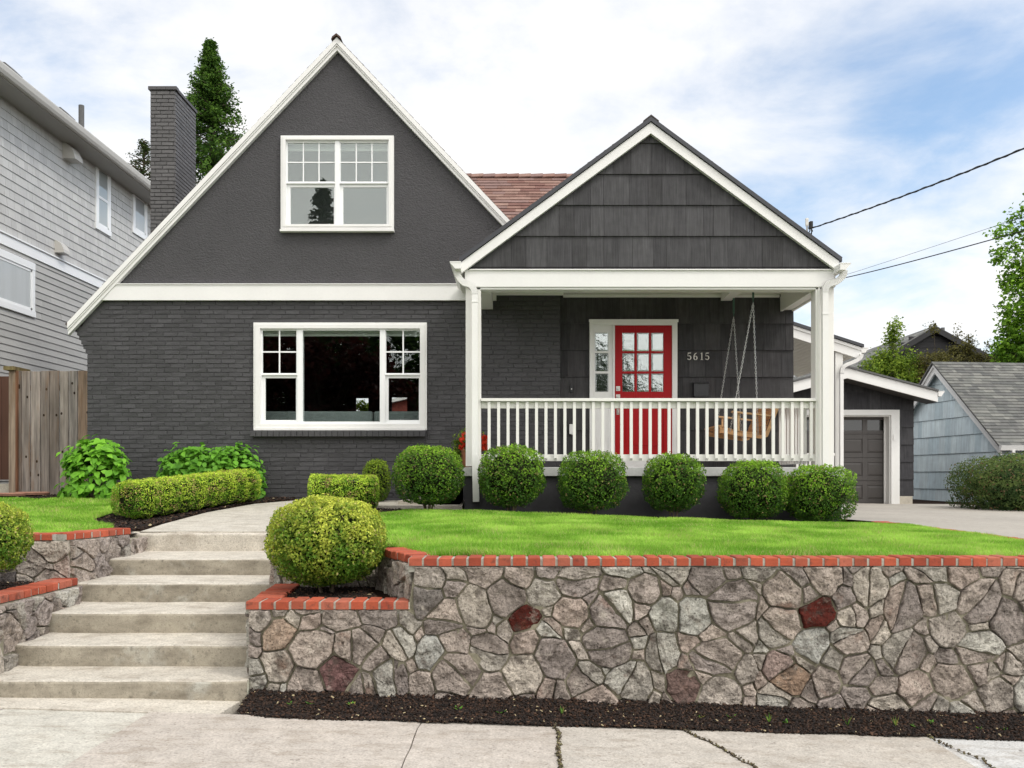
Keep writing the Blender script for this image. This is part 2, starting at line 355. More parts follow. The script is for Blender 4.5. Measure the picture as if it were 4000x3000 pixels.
def brick_panel(mb, O, U, V, Nn, w, h, course=.0648, length=.2, joint=.007, holes=(), tint=DARK, seed=1, proud=.007, left=None, jit=1.0):
    rd = random.Random(seed); O, U, V, Nn = map(Vector, (O, U, V, Nn)); row = 0; v = 0
    while v < h - .01:
        v1 = min(v + course, h); u = -length * (.5 if row % 2 else 0) - rd.uniform(0, .03); L0 = left(v) if left else 0
        while u < w:
            bl = length * rd.uniform(.96, 1.05) + joint
            a, b = max(u, L0), min(u + bl - joint, w); segs = [(a, b)] if b - a > .015 else []
            for (h0, h1, g0, g1) in holes:
                ns = []
                for (p, q) in segs:
                    if v1 - joint > g0 + .004 and v < g1 - .004 and p < h1 and q > h0:
                        if p < h0 - .015: ns.append((p, h0))
                        if q > h1 + .015: ns.append((h1, q))
                    else: ns.append((p, q))
                segs = ns
            for (p, q) in segs:
                if q - p < .015: continue
                e = .0035; dz = rd.uniform(-.003, .003) * jit; k = rd.uniform(.9, 1.1); t = tuple(c * k for c in tint)
                tl = rd.uniform(-.0022, .0022) * jit
                ds = [proud + rd.uniform(-.003, .003) * jit for _ in range(4)]
                zb, zt = v + joint / 2 + rd.uniform(0, .002) * jit, v1 - joint / 2
                bot = [O + U * p + V * zb, O + U * q + V * (zb + tl), O + U * q + V * (zt + tl), O + U * p + V * zt]
                fr = [O + U * (p + e) + V * (zb + e) + Nn * ds[0], O + U * (q - e) + V * (zb + tl + e) + Nn * ds[1], O + U * (q - e) + V * (zt + tl - e) + Nn * ds[2], O + U * (p + e) + V * (zt - e) + Nn * ds[3]]
                mb.hexa(bot, fr, t)
            u += bl
        v += course; row += 1

# ---------------------------------------------------------------- foliage
def fbm(P, s, seed=0.0):
    return np.array([mnoise.noise(Vector((p[0] * s + seed, p[1] * s, p[2] * s - seed))) for p in P])
def norm(a): return a / np.maximum(np.linalg.norm(a, axis=1, keepdims=True), 1e-6)
def leaves(name, P, Nn, size, tint, m, parent=None, org=None, aspect=.6, fold=.18, tilt=.8, big=False, upness=0.0):
    """one folded leaf per point, facing roughly along Nn."""
    n = len(P); Nn = norm(Nn + rng.normal(0, tilt, (n, 3)) * .5)
    if upness: Nn = norm(Nn + np.array([0, 0, upness]))
    T = norm(np.cross(Nn, rng.normal(0, 1, (n, 3)))); B = np.cross(Nn, T)
    size = (size * rng.uniform(.7, 1.3, n))[:, None] if np.isscalar(size) else size[:, None]
    if not big:
        v = np.stack([P - T * size * .5, P + B * size * aspect * .5 + Nn * size * fold, P + T * size * .5, P - B * size * aspect * .5 + Nn * size * fold], 1)
        V = v.reshape(-1, 3); i = np.arange(n) * 4; Fc = np.concatenate([np.stack([i, i + 2, i + 1], 1), np.stack([i, i + 3, i + 2], 1)]); k = 4
    else:
        drop = Nn * size
        v = np.stack([P - T * size * .5, P - T * size * .18 + B * size * aspect * .42 + drop * fold, P + T * size * .12 + B * size * aspect * .46 + drop * fold, P + T * size * .6 - drop * .12,
                      P + T * size * .12 - B * size * aspect * .46 + drop * fold, P - T * size * .18 - B * size * aspect * .42 + drop * fold, P + T * size * .05 + drop * .02], 1)
        V = v.reshape(-1, 3); i = np.arange(n) * 7
        Fc = np.concatenate([np.stack([i, i + 6, i + 1], 1), np.stack([i + 1, i + 6, i + 2], 1), np.stack([i + 2, i + 6, i + 3], 1), np.stack([i + 3, i + 6, i + 4], 1), np.stack([i + 4, i + 6, i + 5], 1), np.stack([i + 5, i + 6, i], 1)]); k = 7
    C = np.repeat(np.asarray(tint), k, axis=0)
    return link_mesh(name, V, Fc.astype(np.int64), m, parent, org, C, per='vert')
def mixc(a, b, t): t = np.clip(t, 0, 1)[:, None]; return np.array(a)[None] * (1 - t) + np.array(b)[None] * t
def sphere_dirs(n):
    return norm(rng.normal(0, 1, (n, 3)))
def core(name, c, r, parent, lump=.06, seed=0, cut=None, scale=.78, colr='inner'):
    bm = bmesh.new(); bmesh.ops.create_icosphere(bm, subdivisions=3, radius=1)
    V = np.array([v.co[:] for v in bm.verts]); Fc = [tuple(v.index for v in f.verts) for f in bm.faces]; bm.free()
    k = 1 + lump * fbm(V, 3, seed)
    V = V * k[:, None] * np.array(r) * scale + np.array(c)
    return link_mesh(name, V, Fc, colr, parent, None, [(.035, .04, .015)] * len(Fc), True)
def ball_bush(parent, c, r, n, size, cols, seed=0, lump=.07, box=2.6, new=.35):
    """clipped shrub: leaves through the outer shell of a super-ellipsoid; cols = old, fresh, dry."""
    D = sphere_dirs(n); sup = (np.abs(D) ** box).sum(1) ** (-1 / box)
    fr = max(r) / .42; gap = fbm(D, 9 * fr, seed + 33)
    k = sup * (1 + lump * fbm(D, 2.2, seed) + lump * .8 * fbm(D, 5.5, seed + 9) + .035 * fbm(D, 15 * fr, seed + 3) / fr)
    depth = rng.uniform(0, 1, n) ** 2.2 * .22 + np.clip(-.14 - gap, 0, .4) * .45; sprig = rng.uniform(0, 1, n) > .97
    depth = np.where(sprig, -rng.uniform(0, .04, n), depth)
    P = D * (k * (1 - depth))[:, None] * np.array(r) + np.array(c)
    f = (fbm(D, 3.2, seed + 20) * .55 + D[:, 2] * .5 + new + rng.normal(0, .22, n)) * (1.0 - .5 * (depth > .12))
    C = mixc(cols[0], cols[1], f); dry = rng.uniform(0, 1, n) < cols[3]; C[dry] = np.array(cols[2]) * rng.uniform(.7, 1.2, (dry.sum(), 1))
    C *= rng.uniform(.72, 1.28, (n, 1))
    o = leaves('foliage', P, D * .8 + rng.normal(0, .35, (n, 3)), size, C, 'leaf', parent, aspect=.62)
    core('shaded_core', c, r, parent, lump, seed)  # solid core whose dark colour stands for shade inside the shrub
    return o
# ---------------------------------------------------------------- ground and street
def inpoly(P, poly):
    x, y = P[:, 0], P[:, 1]; c = np.zeros(len(P), bool); j = len(poly) - 1
    for i in range(len(poly)):
        xi, yi = poly[i]; xj, yj = poly[j]
        c ^= ((yi > y) != (yj > y)) & (x < (xj - xi) * (y - yi) / (yj - yi + 1e-12) + xi); j = i
    return c
XT = [-30, -6, -3, -.5, 4, 9, 30]; Z65 = [1.075, 1.075, .87, 1.02, .99, .93, .93]; Z13 = [1.34, 1.34, 1.30, 1.19, 1.0, .92, .95]
def gz(x, y):
    a = np.interp(x, XT, Z65); b = np.interp(x, XT, Z13)
    return a + (b - a) * np.clip((np.asarray(y, dtype=float) - 6.5) / 6.5, 0, 1.0) ** np.interp(x, [-6, -4.3, -3.6], [2, 1.6, 1])
def gz1(x, y): return float(gz(x, y))
def walkz(x): return -.0132 - .0295 * x
def sheet(name, poly, zf, m, label=None, kind='structure', dz=0.0, step=.25, parent=None, tint=None, cat=None):
    """flat polygon cut into a grid and laid on height function zf."""
    xs = [p[0] for p in poly]; ys = [p[1] for p in poly]; mb = MB(tint or (.5, .5, .5))
    area = sum(poly[i][0] * poly[(i + 1) % len(poly)][1] - poly[(i + 1) % len(poly)][0] * poly[i][1] for i in range(len(poly)))
    if area < 0: poly = poly[::-1]
    x = math.floor(min(xs) / step) * step
    bmn = bmesh.new(); vs = [bmn.verts.new((p[0], p[1], 0)) for p in poly]; bmn.faces.new(vs)
    while x < max(xs):
        bmesh.ops.bisect_plane(bmn, geom=bmn.verts[:] + bmn.edges[:] + bmn.faces[:], plane_co=(x, 0, 0), plane_no=(1, 0, 0)); x += step
    y = math.floor(min(ys) / step) * step
    while y < max(ys):
        bmesh.ops.bisect_plane(bmn, geom=bmn.verts[:] + bmn.edges[:] + bmn.faces[:], plane_co=(0, y, 0), plane_no=(0, 1, 0)); y += step
    bmesh.ops.triangulate(bmn, faces=bmn.faces[:])
    for v in bmn.verts: v.co.z = zf(v.co.x, v.co.y) + dz
    bmn.normal_update()
    for f in bmn.faces:
        if f.normal.z < 0: f.normal_flip()
    V = [tuple(v.co) for v in bmn.verts]; bmn.verts.index_update(); Fc = [tuple(v.index for v in f.verts) for f in bmn.faces]; bmn.free()
    o = link_mesh(name, V, Fc, m, parent, tint=[tint or (.5, .5, .5)] * len(Fc), smooth=True)
    if kind: o['kind'] = kind
    if label: tag(o, label, cat)
    return o
g = MB(); g.poly([(-400, -400, -.42), (400, -400, -.42), (400, 900, -.42), (-400, 900, -.42)]); tag(g.build('ground', 'soil'), kind='structure')
g = MB(); g.poly([(-200, -6, -.30), (200, -6, -.30), (200, 2.2, -.30), (-200, 2.2, -.30)]); tag(g.build('road', 'asphalt'), kind='structure')
sheet('verge', [(-14, 2.4), (14, 2.4), (14, 4.2), (-14, 4.2)], lambda x, y: walkz(x) - .03, 'turf', step=2)
g = MB((.5, .47, .4)); g.hexa([(-14, 2.2, -.42), (14, 2.2, -.42), (14, 2.4, -.42), (-14, 2.4, -.42)], [(-14, 2.2, walkz(-14)), (14, 2.2, walkz(14) + .15), (14, 2.4, walkz(14) + .15), (-14, 2.4, walkz(-14))]); tag(g.build('kerb', 'drive'), kind='structure')

path = [(-3.80, 9.02), (-3.84, 9.7), (-3.78, 10.9), (-3.52, 12.0), (-3.1, 12.5), (-.72, 12.5), (-.72, 11.75), (-2.7, 11.75), (-2.86, 11.3), (-2.6, 10.6), (-2.15, 9.7), (-1.95, 9.02)]
def pathz(x, y): return 1.0462 + max(0, (y - 9.1)) * .0655
# yard: the raised bed everything stands on, open under the steps and the two planters
xs = np.concatenate([np.arange(-30, -7, 1.0), np.arange(-7, 5.2, .1), np.arange(5.5, 30, .8)]); ys = np.concatenate([np.arange(6.36, 13.2, .1), np.arange(13.5, 60, 1.5)])
def up_diag(x, y): return (x > -1.05 and y > 6.36) or y > 7.36 or (x > -.9 + -(y - 6.3) * .3)
Vv = []; Ff = []; idx = {}
def removed(x, y):
    if -3.78 < x < -1.95 and y < 9.2: return True
    if -1.95 <= x < -.65 - (y - 6.3) * .42 and y < 7.45: return True
    if x <= -3.76 and y < 7.75: return True
    if -3.9 < x < -3.6 and y < 8.6: return True
    return False
for j, y in enumerate(ys):
    for i, x in enumerate(xs):
        zz = gz1(x, y)
        if 8.9 < y < 12.7 and inpoly(np.array([(x, y)]), path)[0]: zz = min(zz, pathz(x, y) - .03)
        idx[i, j] = len(Vv); Vv.append((x, y, zz - .02 + .02 * mnoise.noise(Vector((x * 2.2, y * 2.2, 0))) + .012 * mnoise.noise(Vector((x * 9, y * 9, 3)))))
for j in range(len(ys) - 1):
    for i in range(len(xs) - 1):
        if not removed((xs[i] + xs[i + 1]) / 2, (ys[j] + ys[j + 1]) / 2): Ff.append((idx[i, j], idx[i + 1, j], idx[i + 1, j + 1], idx[i, j + 1]))
tag(link_mesh('yard_soil', Vv, Ff, 'mulch', smooth=True), kind='structure')
# retaining earth behind walls so that no view can look underneath
g = MB(); g.box(-1.84, -.8, 6.34, 7.3, -.4, .70); g.box(-9, -3.85, 6.34, 7.6, -.4, .70); tag(g.build('planter_soil', 'mulch'), kind='structure')

def scatter_chips(name, poly_pts, zf, n, size=(.008, .03), dz=.0, cols=None, kind='stuff', label=None, cat='mulch'):
    """loose bark chips as small tilted slabs."""
    P = poly_pts(n); n = len(P); z = np.array([zf(p[0], p[1]) for p in P]) + dz + rng.uniform(-.003, .012, n)
    C0 = np.stack([P[:, 0], P[:, 1], z], 1); Lh = rng.uniform(size[0], size[1], n)[:, None]; W = Lh * rng.uniform(.25, .7, (n, 1))
    Nn = norm(np.stack([rng.normal(0, .45, n), rng.normal(0, .45, n), np.ones(n)], 1)); T = norm(np.cross(Nn, rng.normal(0, 1, (n, 3)))); B = np.cross(Nn, T)
    th = Nn * .003
    v = np.stack([C0 - T * Lh - B * W - th, C0 + T * Lh - B * W * .7 - th, C0 + T * Lh * .9 + B * W - th, C0 - T * Lh * .8 + B * W - th,
                  C0 - T * Lh - B * W + th, C0 + T * Lh - B * W * .7 + th, C0 + T * Lh * .9 + B * W + th, C0 - T * Lh * .8 + B * W + th], 1).reshape(-1, 3)
    i = np.arange(n) * 8; q = [np.stack([i + a, i + b, i + c, i + d], 1) for a, b, c, d in ((4, 5, 6, 7), (0, 1, 5, 4), (1, 2, 6, 5), (2, 3, 7, 6), (3, 0, 4, 7))]
    pal = np.array(cols or [(.013, .008, .006), (.021, .012, .0085), (.038, .021, .013), (.07, .036, .021), (.007, .005, .004), (.012, .0075, .0055), (.021, .0125, .0085)])
    C = pal[rng.integers(0, len(pal), n)] * rng.uniform(.7, 1.3, (n, 1)); pale = rng.uniform(0, 1, n) < .012; C[pale] = (.42, .34, .20)
    o = link_mesh(name, v, np.concatenate(q), 'chip', tint=np.repeat(C, 8, axis=0), per='vert'); tag(o, label, cat, kind=kind); return o
def rect_pts(x0, x1, y0, y1):
    return lambda n: np.stack([rng.uniform(x0, x1, n), rng.uniform(y0, y1, n)], 1)
def poly_pts(poly, holes=()):
    xs = [p[0] for p in poly]; ys = [p[1] for p in poly]
    def f(n):
        P = np.stack([rng.uniform(min(xs), max(xs), n), rng.uniform(min(ys), max(ys), n)], 1); k = inpoly(P, poly)
        for h in holes: k &= ~inpoly(P, h)
        return P[k]
    return f
# sidewalk slabs with real joints
jx = [-9, -6.2, -3.36, -2.405, -.63, .245, 2.67, 5.4, 8.2]
tn = [(.46, .42, .37), (.45, .405, .36), (.52, .50, .44), (.475, .43, .38), (.485, .44, .39), (.465, .43, .38), (.56, .56, .545), (.5, .48, .44), (.46, .43, .38)]
def jag(x, s, amp): return [(x + amp * mnoise.noise(Vector((k * 1.7 + s, s, 0))), 4.28 + (5.86 - 4.28) * k / 8) for k in range(9)]
amps = [0, .0, .002, .004, .035, .04, .03, 0, 0]
edges = [jag(x, i * 3.3, a) for i, (x, a) in enumerate(zip(jx, amps))]
swk = MB()
def slab(mb, a, b, gap, zt, tint):
    P = [(p[0] + gap, p[1]) for p in a]; Q = [(q[0] - gap, q[1]) for q in b]
    top = []
    n = len(P)
    for k in range(n - 1):
        pts = [(P[k][0], P[k][1]), (Q[k][0], Q[k][1]), (Q[k + 1][0], Q[k + 1][1]), (P[k + 1][0], P[k + 1][1])]
        mb.hexa([(x, y, walkz(x) - .12) for x, y in pts], [(x, y, walkz(x) + zt) for x, y in pts], tint)
slabs = []
for i in range(len(jx) - 1):
    mb = MB(tn[i]); slab(mb, edges[i], edges[i + 1], (.002, .002, .002, .002, .005, .006, .004, .003)[i], [0, 0, -.006, .004, 0, .003, -.003, .006, 0][i], tn[i])
    swk.v_off = 0
    off = len(swk.v); swk.v += mb.v; swk.f += [tuple(k + off for k in f) for f in mb.f]; swk.c += mb.c
tag(swk.build('sidewalk', 'walk'), kind='structure')
g = MB(); g.hexa([(-9, 4.3, -.25), (8.2, 4.3, -.25), (8.2, 5.86, -.25), (-9, 5.86, -.25)], [(-9, 4.3, walkz(-9) - .03), (8.2, 4.3, walkz(8.2) - .03), (8.2, 5.86, walkz(8.2) - .03), (-9, 5.86, walkz(-9) - .03)])
tag(g.build('joint_soil', 'mulch'), kind='structure')
# landing between sidewalk and first riser
g = MB((.54, .50, .43)); g.hexa([(-3.9, 5.865, -.2), (-1.93, 5.865, -.2), (-1.88, 6.3, -.2), (-3.9, 6.3, -.2)],
    [(-3.9, 5.865, walkz(-3.9) + .003), (-1.95, 5.865, walkz(-1.95) + .001), (-1.88, 6.3, .062), (-3.9, 6.3, .075)]); tag(g.build('step_landing', 'walk'), kind='structure')
# bark strip at the foot of the wall
def strip_z(x, y): return walkz(x) + .01 + .075 * min(max((y - 5.86) / .4, 0), 1) + .014 * mnoise.noise(Vector((x * 3, y * 3, 1))) + .008 * mnoise.noise(Vector((x * 12, y * 12, 1)))
edge = [(-1.86 + .0 + i * .25, 5.80 + .035 * mnoise.noise(Vector((i * .9, 0, 0)))) for i in range(32)]
edge[0] = (-1.85, 5.90)
tag(sheet('bark_bed', edge + [(edge[-1][0], 6.3), (-1.84, 6.3)], strip_z, 'mulch', step=.06), kind='structure')
scatter_chips('bark_mulch', poly_pts([(x, y - .01) for x, y in edge] + [(edge[-1][0], 6.25), (-1.84, 6.25)]), strip_z, 34000, (.003, .013), label='dark bark mulch in the strip between the stone wall and the pavement')
# ---------------------------------------------------------------- stone retaining walls
STONE_T = [(.40, .34, .295), (.37, .315, .275), (.43, .38, .33), (.34, .29, .255), (.29, .25, .225), (.45, .40, .34), (.41, .345, .295), (.37, .34, .295), (.44, .42, .37), (.38, .31, .265), (.32, .275, .25)]
SPECIAL = []
def stonework(mb, O, U, V, Nn, w, h, cell=.185, seed=3, special=(), hi=1.0, region=None, ell=None):
    rd = random.Random(seed); O, U, V, Nn = map(Vector, (O, U, V, Nn)); pts = []
    for s in special: pts.append((s[0], s[1], cell * .62))
    for rmul, tr in ((.72, 260), (.57, 420), (.42, 900), (.28, 1300)):
        for _ in range(int(tr * max(1, w * h / 2.5))):
            r_ = cell * rmul * rd.uniform(.88, 1.12); p = (rd.uniform(-.04, w + .04), rd.uniform(-.04, h + .04), r_)
            if all(((p[0] - q[0]) / 1.12) ** 2 + (p[1] - q[1]) ** 2 > (.72 * (r_ + q[2])) ** 2 for q in pts): pts.append(p)
    reg = region or [(0, 0), (w, 0), (w, h), (0, h)]
    cells = []
    for p in pts:
        poly = [(p[0] - .6, p[1] - .6), (p[0] + .6, p[1] - .6), (p[0] + .6, p[1] + .6), (p[0] - .6, p[1] + .6)]
        for q in pts:
            if q is p: continue
            dx, dy = q[0] - p[0], q[1] - p[1]; d = math.hypot(dx, dy)
            if d > 1.0: continue
            wgt = .5 * d + (p[2] ** 2 - q[2] ** 2) / (2 * d); mort = rd.uniform(.0015, .009)
            a, b = dx / d, dy / d; poly = clip_poly(poly, a, b, a * p[0] + b * p[1] + wgt - mort)
            if len(poly) < 3: break
        if len(poly) < 3: continue
        poly = clip_convex(poly, reg)
        if ell and len(poly) >= 3:
            if p[0] < ell[0]: poly = clip_poly(poly, 0, 1, ell[1])
            elif p[1] > ell[1] - .06: poly = clip_poly(poly, -1, 0, -ell[0])
        if len(poly) < 3: continue
        ar = abs(sum(poly[i][0] * poly[(i + 1) % len(poly)][1] - poly[(i + 1) % len(poly)][0] * poly[i][1] for i in range(len(poly)))) / 2
        if ar < .0012: continue
        sp = any(abs(s[0] - p[0]) < 1e-6 and abs(s[1] - p[1]) < 1e-6 for s in special)
        if ar > .016 and not sp and rd.random() < .55:
            cx = sum(q[0] for q in poly) / len(poly) + rd.uniform(-.02, .02); cy = sum(q[1] for q in poly) / len(poly) + rd.uniform(-.02, .02); th = rd.uniform(0, math.pi); a, b = math.cos(th), math.sin(th); c0 = a * cx + b * cy; g_ = rd.uniform(.003, .008)
            for pp in (clip_poly(poly, a, b, c0 - g_), clip_poly(poly, -a, -b, -c0 - g_)):
                if len(pp) >= 3: cells.append((p, pp))
        else: cells.append((p, poly))
    for ip, (p, poly) in enumerate(cells):
        # round the corners slightly, cut the edges finely, roughen
        pl = []
        for i, a in enumerate(poly):
            b = poly[(i + 1) % len(poly)]; f_ = rd.uniform(.02, .08); pl += [(a[0] * (1 - f_) + b[0] * f_, a[1] * (1 - f_) + b[1] * f_), (a[0] * f_ + b[0] * (1 - f_), a[1] * f_ + b[1] * (1 - f_))]
        ring = []
        for i, a in enumerate(pl):
            b = pl[(i + 1) % len(pl)]; n = max(1, int(math.hypot(b[0] - a[0], b[1] - a[1]) / .022))
            for k in range(n): ring.append((a[0] + (b[0] - a[0]) * k / n, a[1] + (b[1] - a[1]) * k / n))
        cx = sum(r[0] for r in ring) / len(ring); cy = sum(r[1] for r in ring) / len(ring)
        ring = [(r[0] + .008 * mnoise.noise(Vector((r[0] * 26, r[1] * 26, ip))), r[1] + .007 * mnoise.noise(Vector((r[0] * 26, r[1] * 26, ip + 40)))) for r in ring]
        wp = lambda u, v: (u + .07 * mnoise.noise(Vector((u * 2.7, v * 2.7, seed + .5))) + .008 * mnoise.noise(Vector((u * 11, v * 11, seed + 7.5))), v + .07 * mnoise.noise(Vector((u * 2.7, v * 2.7, seed + 30.5))) + .008 * mnoise.noise(Vector((u * 11, v * 11, seed + 37.5))))
        def fit(u, v):
            m_ = min(u, w - u, v, h - v); 
            if ell: m_ = min(m_, max(ell[0] - u, 0) + 0 if False else m_, abs(u - ell[0]) if v > ell[1] else m_, abs(v - ell[1]) if u < ell[0] else m_)
            f_ = min(1, max(0, m_ / .07)); a_, b_ = wp(u, v); return (u + (a_ - u) * f_, v + (b_ - v) * f_)
        ring = [fit(*r_) for r_ in ring]; cx = sum(r[0] for r in ring) / len(ring); cy = sum(r[1] for r in ring) / len(ring)
        hgt = rd.uniform(.016, .034) * hi; tx, ty = rd.uniform(-.10, .10), rd.uniform(-.10, .10)
        t = rd.choice(STONE_T); kk = rd.uniform(.8, 1.12); t = tuple(c * kk for c in t)
        for s in special:
            if abs(s[0] - p[0]) < 1e-6 and abs(s[1] - p[1]) < 1e-6: t = s[2]
        base = len(mb.v); nr = len(ring); levels = [(1.0, -.01), (.99, .50), (.965, .88), (.91, 1.0), (.70, 1.02), (.48, 1.03), (.24, 1.03)]
        for (s, hh) in levels:
            for r in ring:
                u, v = cx + (r[0] - cx) * s, cy + (r[1] - cy) * s
                f = mnoise.noise(Vector((u * 11, v * 11, ip * 3.7))) * .017 + mnoise.noise(Vector((u * 34, v * 34, ip * 1.7))) * .009 + abs(mnoise.noise(Vector((u * 6, v * 6, ip * 2.2)))) * .030
                d = hh * hgt + (f + (u - cx) * tx + (v - cy) * ty) * (0 if hh <= 0 else min(1, hh))
                mb.v.append(tuple(O + U * u + V * v + Nn * d))
        mb.v.append(tuple(O + U * cx + V * cy + Nn * (hgt * 1.05 + mnoise.noise(Vector((cx * 11, cy * 11, ip * 3.7))) * .013)))
        for l in range(len(levels) - 1):
            for k in range(nr):
                a = base + l * nr + k; b = base + l * nr + (k + 1) % nr; mb.f.append((a, b, b + nr, a + nr)); mb.c.append(t)
        e = base + (len(levels) - 1) * nr
        for k in range(nr): mb.f.append((e + k, e + (k + 1) % nr, base + len(levels) * nr)); mb.c.append(t)
BR = [(.40, .088, .045), (.37, .078, .04), (.43, .10, .055), (.32, .066, .037), (.40, .12, .075), (.36, .09, .052)]
def brick_cap(mb, A, B, z, inward, pitch=.102, depth=.2, hgt=.058, mort=None, seed=0, first_long=False, over=0):
    rd = random.Random(seed); A = Vector((*A, z)); B = Vector((*B, z)); L_ = (B - A).length; U = (B - A).normalized(); I = Vector((*inward, 0)).normalized(); n = max(1, round(L_ / pitch)); p = L_ / n
    for k in range(n):
        j = .0085 + rd.uniform(-.0015, .0025); t = rd.choice(BR); f = rd.uniform(.85, 1.1); t = tuple(c * f for c in t)
        O = A + U * (k * p + j) + I * rd.uniform(-.004, .005) - Vector((0, 0, hgt + rd.uniform(-.002, .002))); w = p - 2 * j
        e = .006; rot = rd.uniform(-.004, .004)
        b0 = [O, O + U * w + I * rot, O + U * w + I * (depth + rot), O + I * depth]
        zt = Vector((0, 0, hgt + rd.uniform(-.003, .003)))
        b1 = [q + zt - Vector((0, 0, e)) for q in b0]
        tp = [b0[0] + U * e + I * e + zt, b0[1] - U * e + I * e + zt, b0[2] - U * e - I * e + zt, b0[3] + U * e - I * e + zt]
        mb.hexa(b0, b1, t); mb.hexa([q + Vector((0, 0, 1e-4)) for q in b1], tp, t)
    if mort is not None:
        O = A + I * .008 - Vector((0, 0, hgt - .001)); mort.obox(O, U * L_, I * (depth - .016), Vector((0, 0, hgt - .010)))
        # bedding mortar under the bricks, with a ragged lower edge
        m = max(2, int(L_ / .07))
        for k in range(m):
            h = .025 + .02 * rd.random(); d0 = rd.uniform(.018, .032); mort.obox(A + U * (L_ * k / m) + I * d0 - Vector((0, 0, hgt + h)), U * (L_ / m + .004 * rd.random()), I * .12, Vector((0, 0, h + .0005 * k % 1)))
def wall_face(parent, A, B, z0, z1, outward, seed, cell=.185, special=(), hi=1.0, thick=.18):
    A2, B2 = Vector((*A, 0)), Vector((*B, 0)); U = (B2 - A2).normalized(); W = (B2 - A2).length; Nn = Vector((*outward, 0)).normalized()
    st.append(((A2 + Vector((0, 0, z0))), U, Nn, W, z1 - z0, cell, seed, special, hi, thick))
def make_wall(name, label, faces, caps, loc):
    root = thing(name, loc, label, 'wall'); sb, mo, cb, cm = MB(), MB(), MB(), MB()
    for (A, B, z0, z1, outw, seed, cell, special, hi, thick, *ex) in faces:
        A2, B2 = Vector((*A, z0)), Vector((*B, z0)); U = (B2 - A2).normalized(); W = (B2 - A2).length; Nn = Vector((*outw, 0)).normalized()
        stonework(sb, A2, U, (0, 0, 1), Nn, W, z1 - z0, cell, seed, special, hi, ell=ex[0] if ex else None)
        # mortar bed: a gently uneven sheet with thickness
        nu, nv = max(2, int(W / .05)), max(2, int((z1 - z0) / .05)); i0 = len(mo.v)
        for jv in range(nv + 1):
            for iu in range(nu + 1):
                u, v = W * iu / nu, (z1 - z0) * jv / nv
                if ex and u < ex[0][0] - .02 and v > ex[0][1]: v = ex[0][1]
                d = .006 + .011 * mnoise.noise(Vector((u * 8 + seed, v * 8, seed))) + .006 * mnoise.noise(Vector((u * 25, v * 25, seed)))
                mo.v.append(tuple(A2 + U * u + Vector((0, 0, v)) + Nn * d))
        for jv in range(nv):
            for iu in range(nu):
                a = i0 + jv * (nu + 1) + iu; mo.f.append((a, a + 1, a + nu + 2, a + nu + 1)); mo.c.append((.3, .3, .3))
        if not ex: mo.obox(A2 - Nn * .02, U * W, -Nn * thick, (0, 0, z1 - z0 - .003))
        else: mo.obox(A2 - Nn * .02, U * ex[0][0], -Nn * thick, (0, 0, ex[0][1] - .003)); mo.obox(A2 - Nn * .02 + U * ex[0][0], U * (W - ex[0][0]), -Nn * thick, (0, 0, z1 - z0 - .003))
    for k, (A, B, z, inw) in enumerate(caps): brick_cap(cb, A, B, z, inw, mort=cm, seed=seed + k)
    o = mo.build('mortar', 'wallmortar', root, smooth=False)
    s = link_mesh('stonework', sb.v, sb.f, 'stone', root, tint=sb.c, smooth=False); bm_fix(s)
    if cb.v: c = cb.build('brick_cap', 'capbrick', root); cm.build('cap_mortar', 'mortar', root)
    return root
RED = (.085, .018, .013); RUST = (.30, .17, .085); PALE = (.40, .395, .36); PLUM = (.17, .095, .09)
YF = 6.235
def uS(px): return FX(px, YF) + 1.86
def vS(py): return FZ(py, YF) + .22
make_wall('stone_wall', 'tall stone retaining wall with red brick cap in front of the right lawn', [
    ((-1.86, YF), (4.95, YF), -.30, .975, (0, -1), 5, .205, tuple((FX(a, YF) + 1.86, FZ(b, YF) + .30, c) for a, b, c in
        ((1320, 2640, PLUM), (1645, 2335, (.19, .17, .155)), (1660, 2250, (.36, .32, .28)), (1100, 2480, (.33, .25, .19)), (1690, 2560, PALE), (2060, 2415, RED), (3170, 2380, RED), (3170, 2510, PALE), (2665, 2680, (.17, .115, .10)), (3075, 2640, (.30, .21, .15)), (2590, 2400, (.42, .41, .36)), (2240, 2390, (.42, .34, .29)), (2700, 2390, (.38, .37, .33)), (3050, 2110 + 500, (.33, .25, .22)))), 1.1, .2, (1.14, .975)),
    ((-1.86, 7.3), (-1.86, YF + .02), -.1, .675, (-1, 0), 6, .2, (), 1, .18),
    ((-1.10, 7.2), (-.715, 6.27), .6, .975, (-.93, -.37), 8, .17, (), 1, .15),
    ((-1.98, 7.32), (-1.12, 7.32), .5, .975, (0, -1), 9, .18, (), 1, .15),
    ((-1.985, 8.9), (-1.985, 7.34), .3, .975, (-1, 0), 10, .2, (), 1, .12),
    ((4.97, YF), (4.97, 8.2), -.3, .975, (1, 0), 12, .2, (), 1, .15)],
    [((-1.886, 6.205), (-.745, 6.205), .738, (0, 1)), ((-1.886, 6.415), (-1.96, 7.26), .737, (1, .08)), ((-.755, 6.20), (5.0, 6.20), 1.040, (0, 1)),
     ((-1.12, 7.10), (-.765, 6.41), 1.041, (.9, .42)), ((-2.0, 7.29), (-1.13, 7.29), 1.039, (0, 1)), ((4.99, 8.2), (4.99, 6.41), 1.04, (-1, 0))], (-.5, YF, 0))
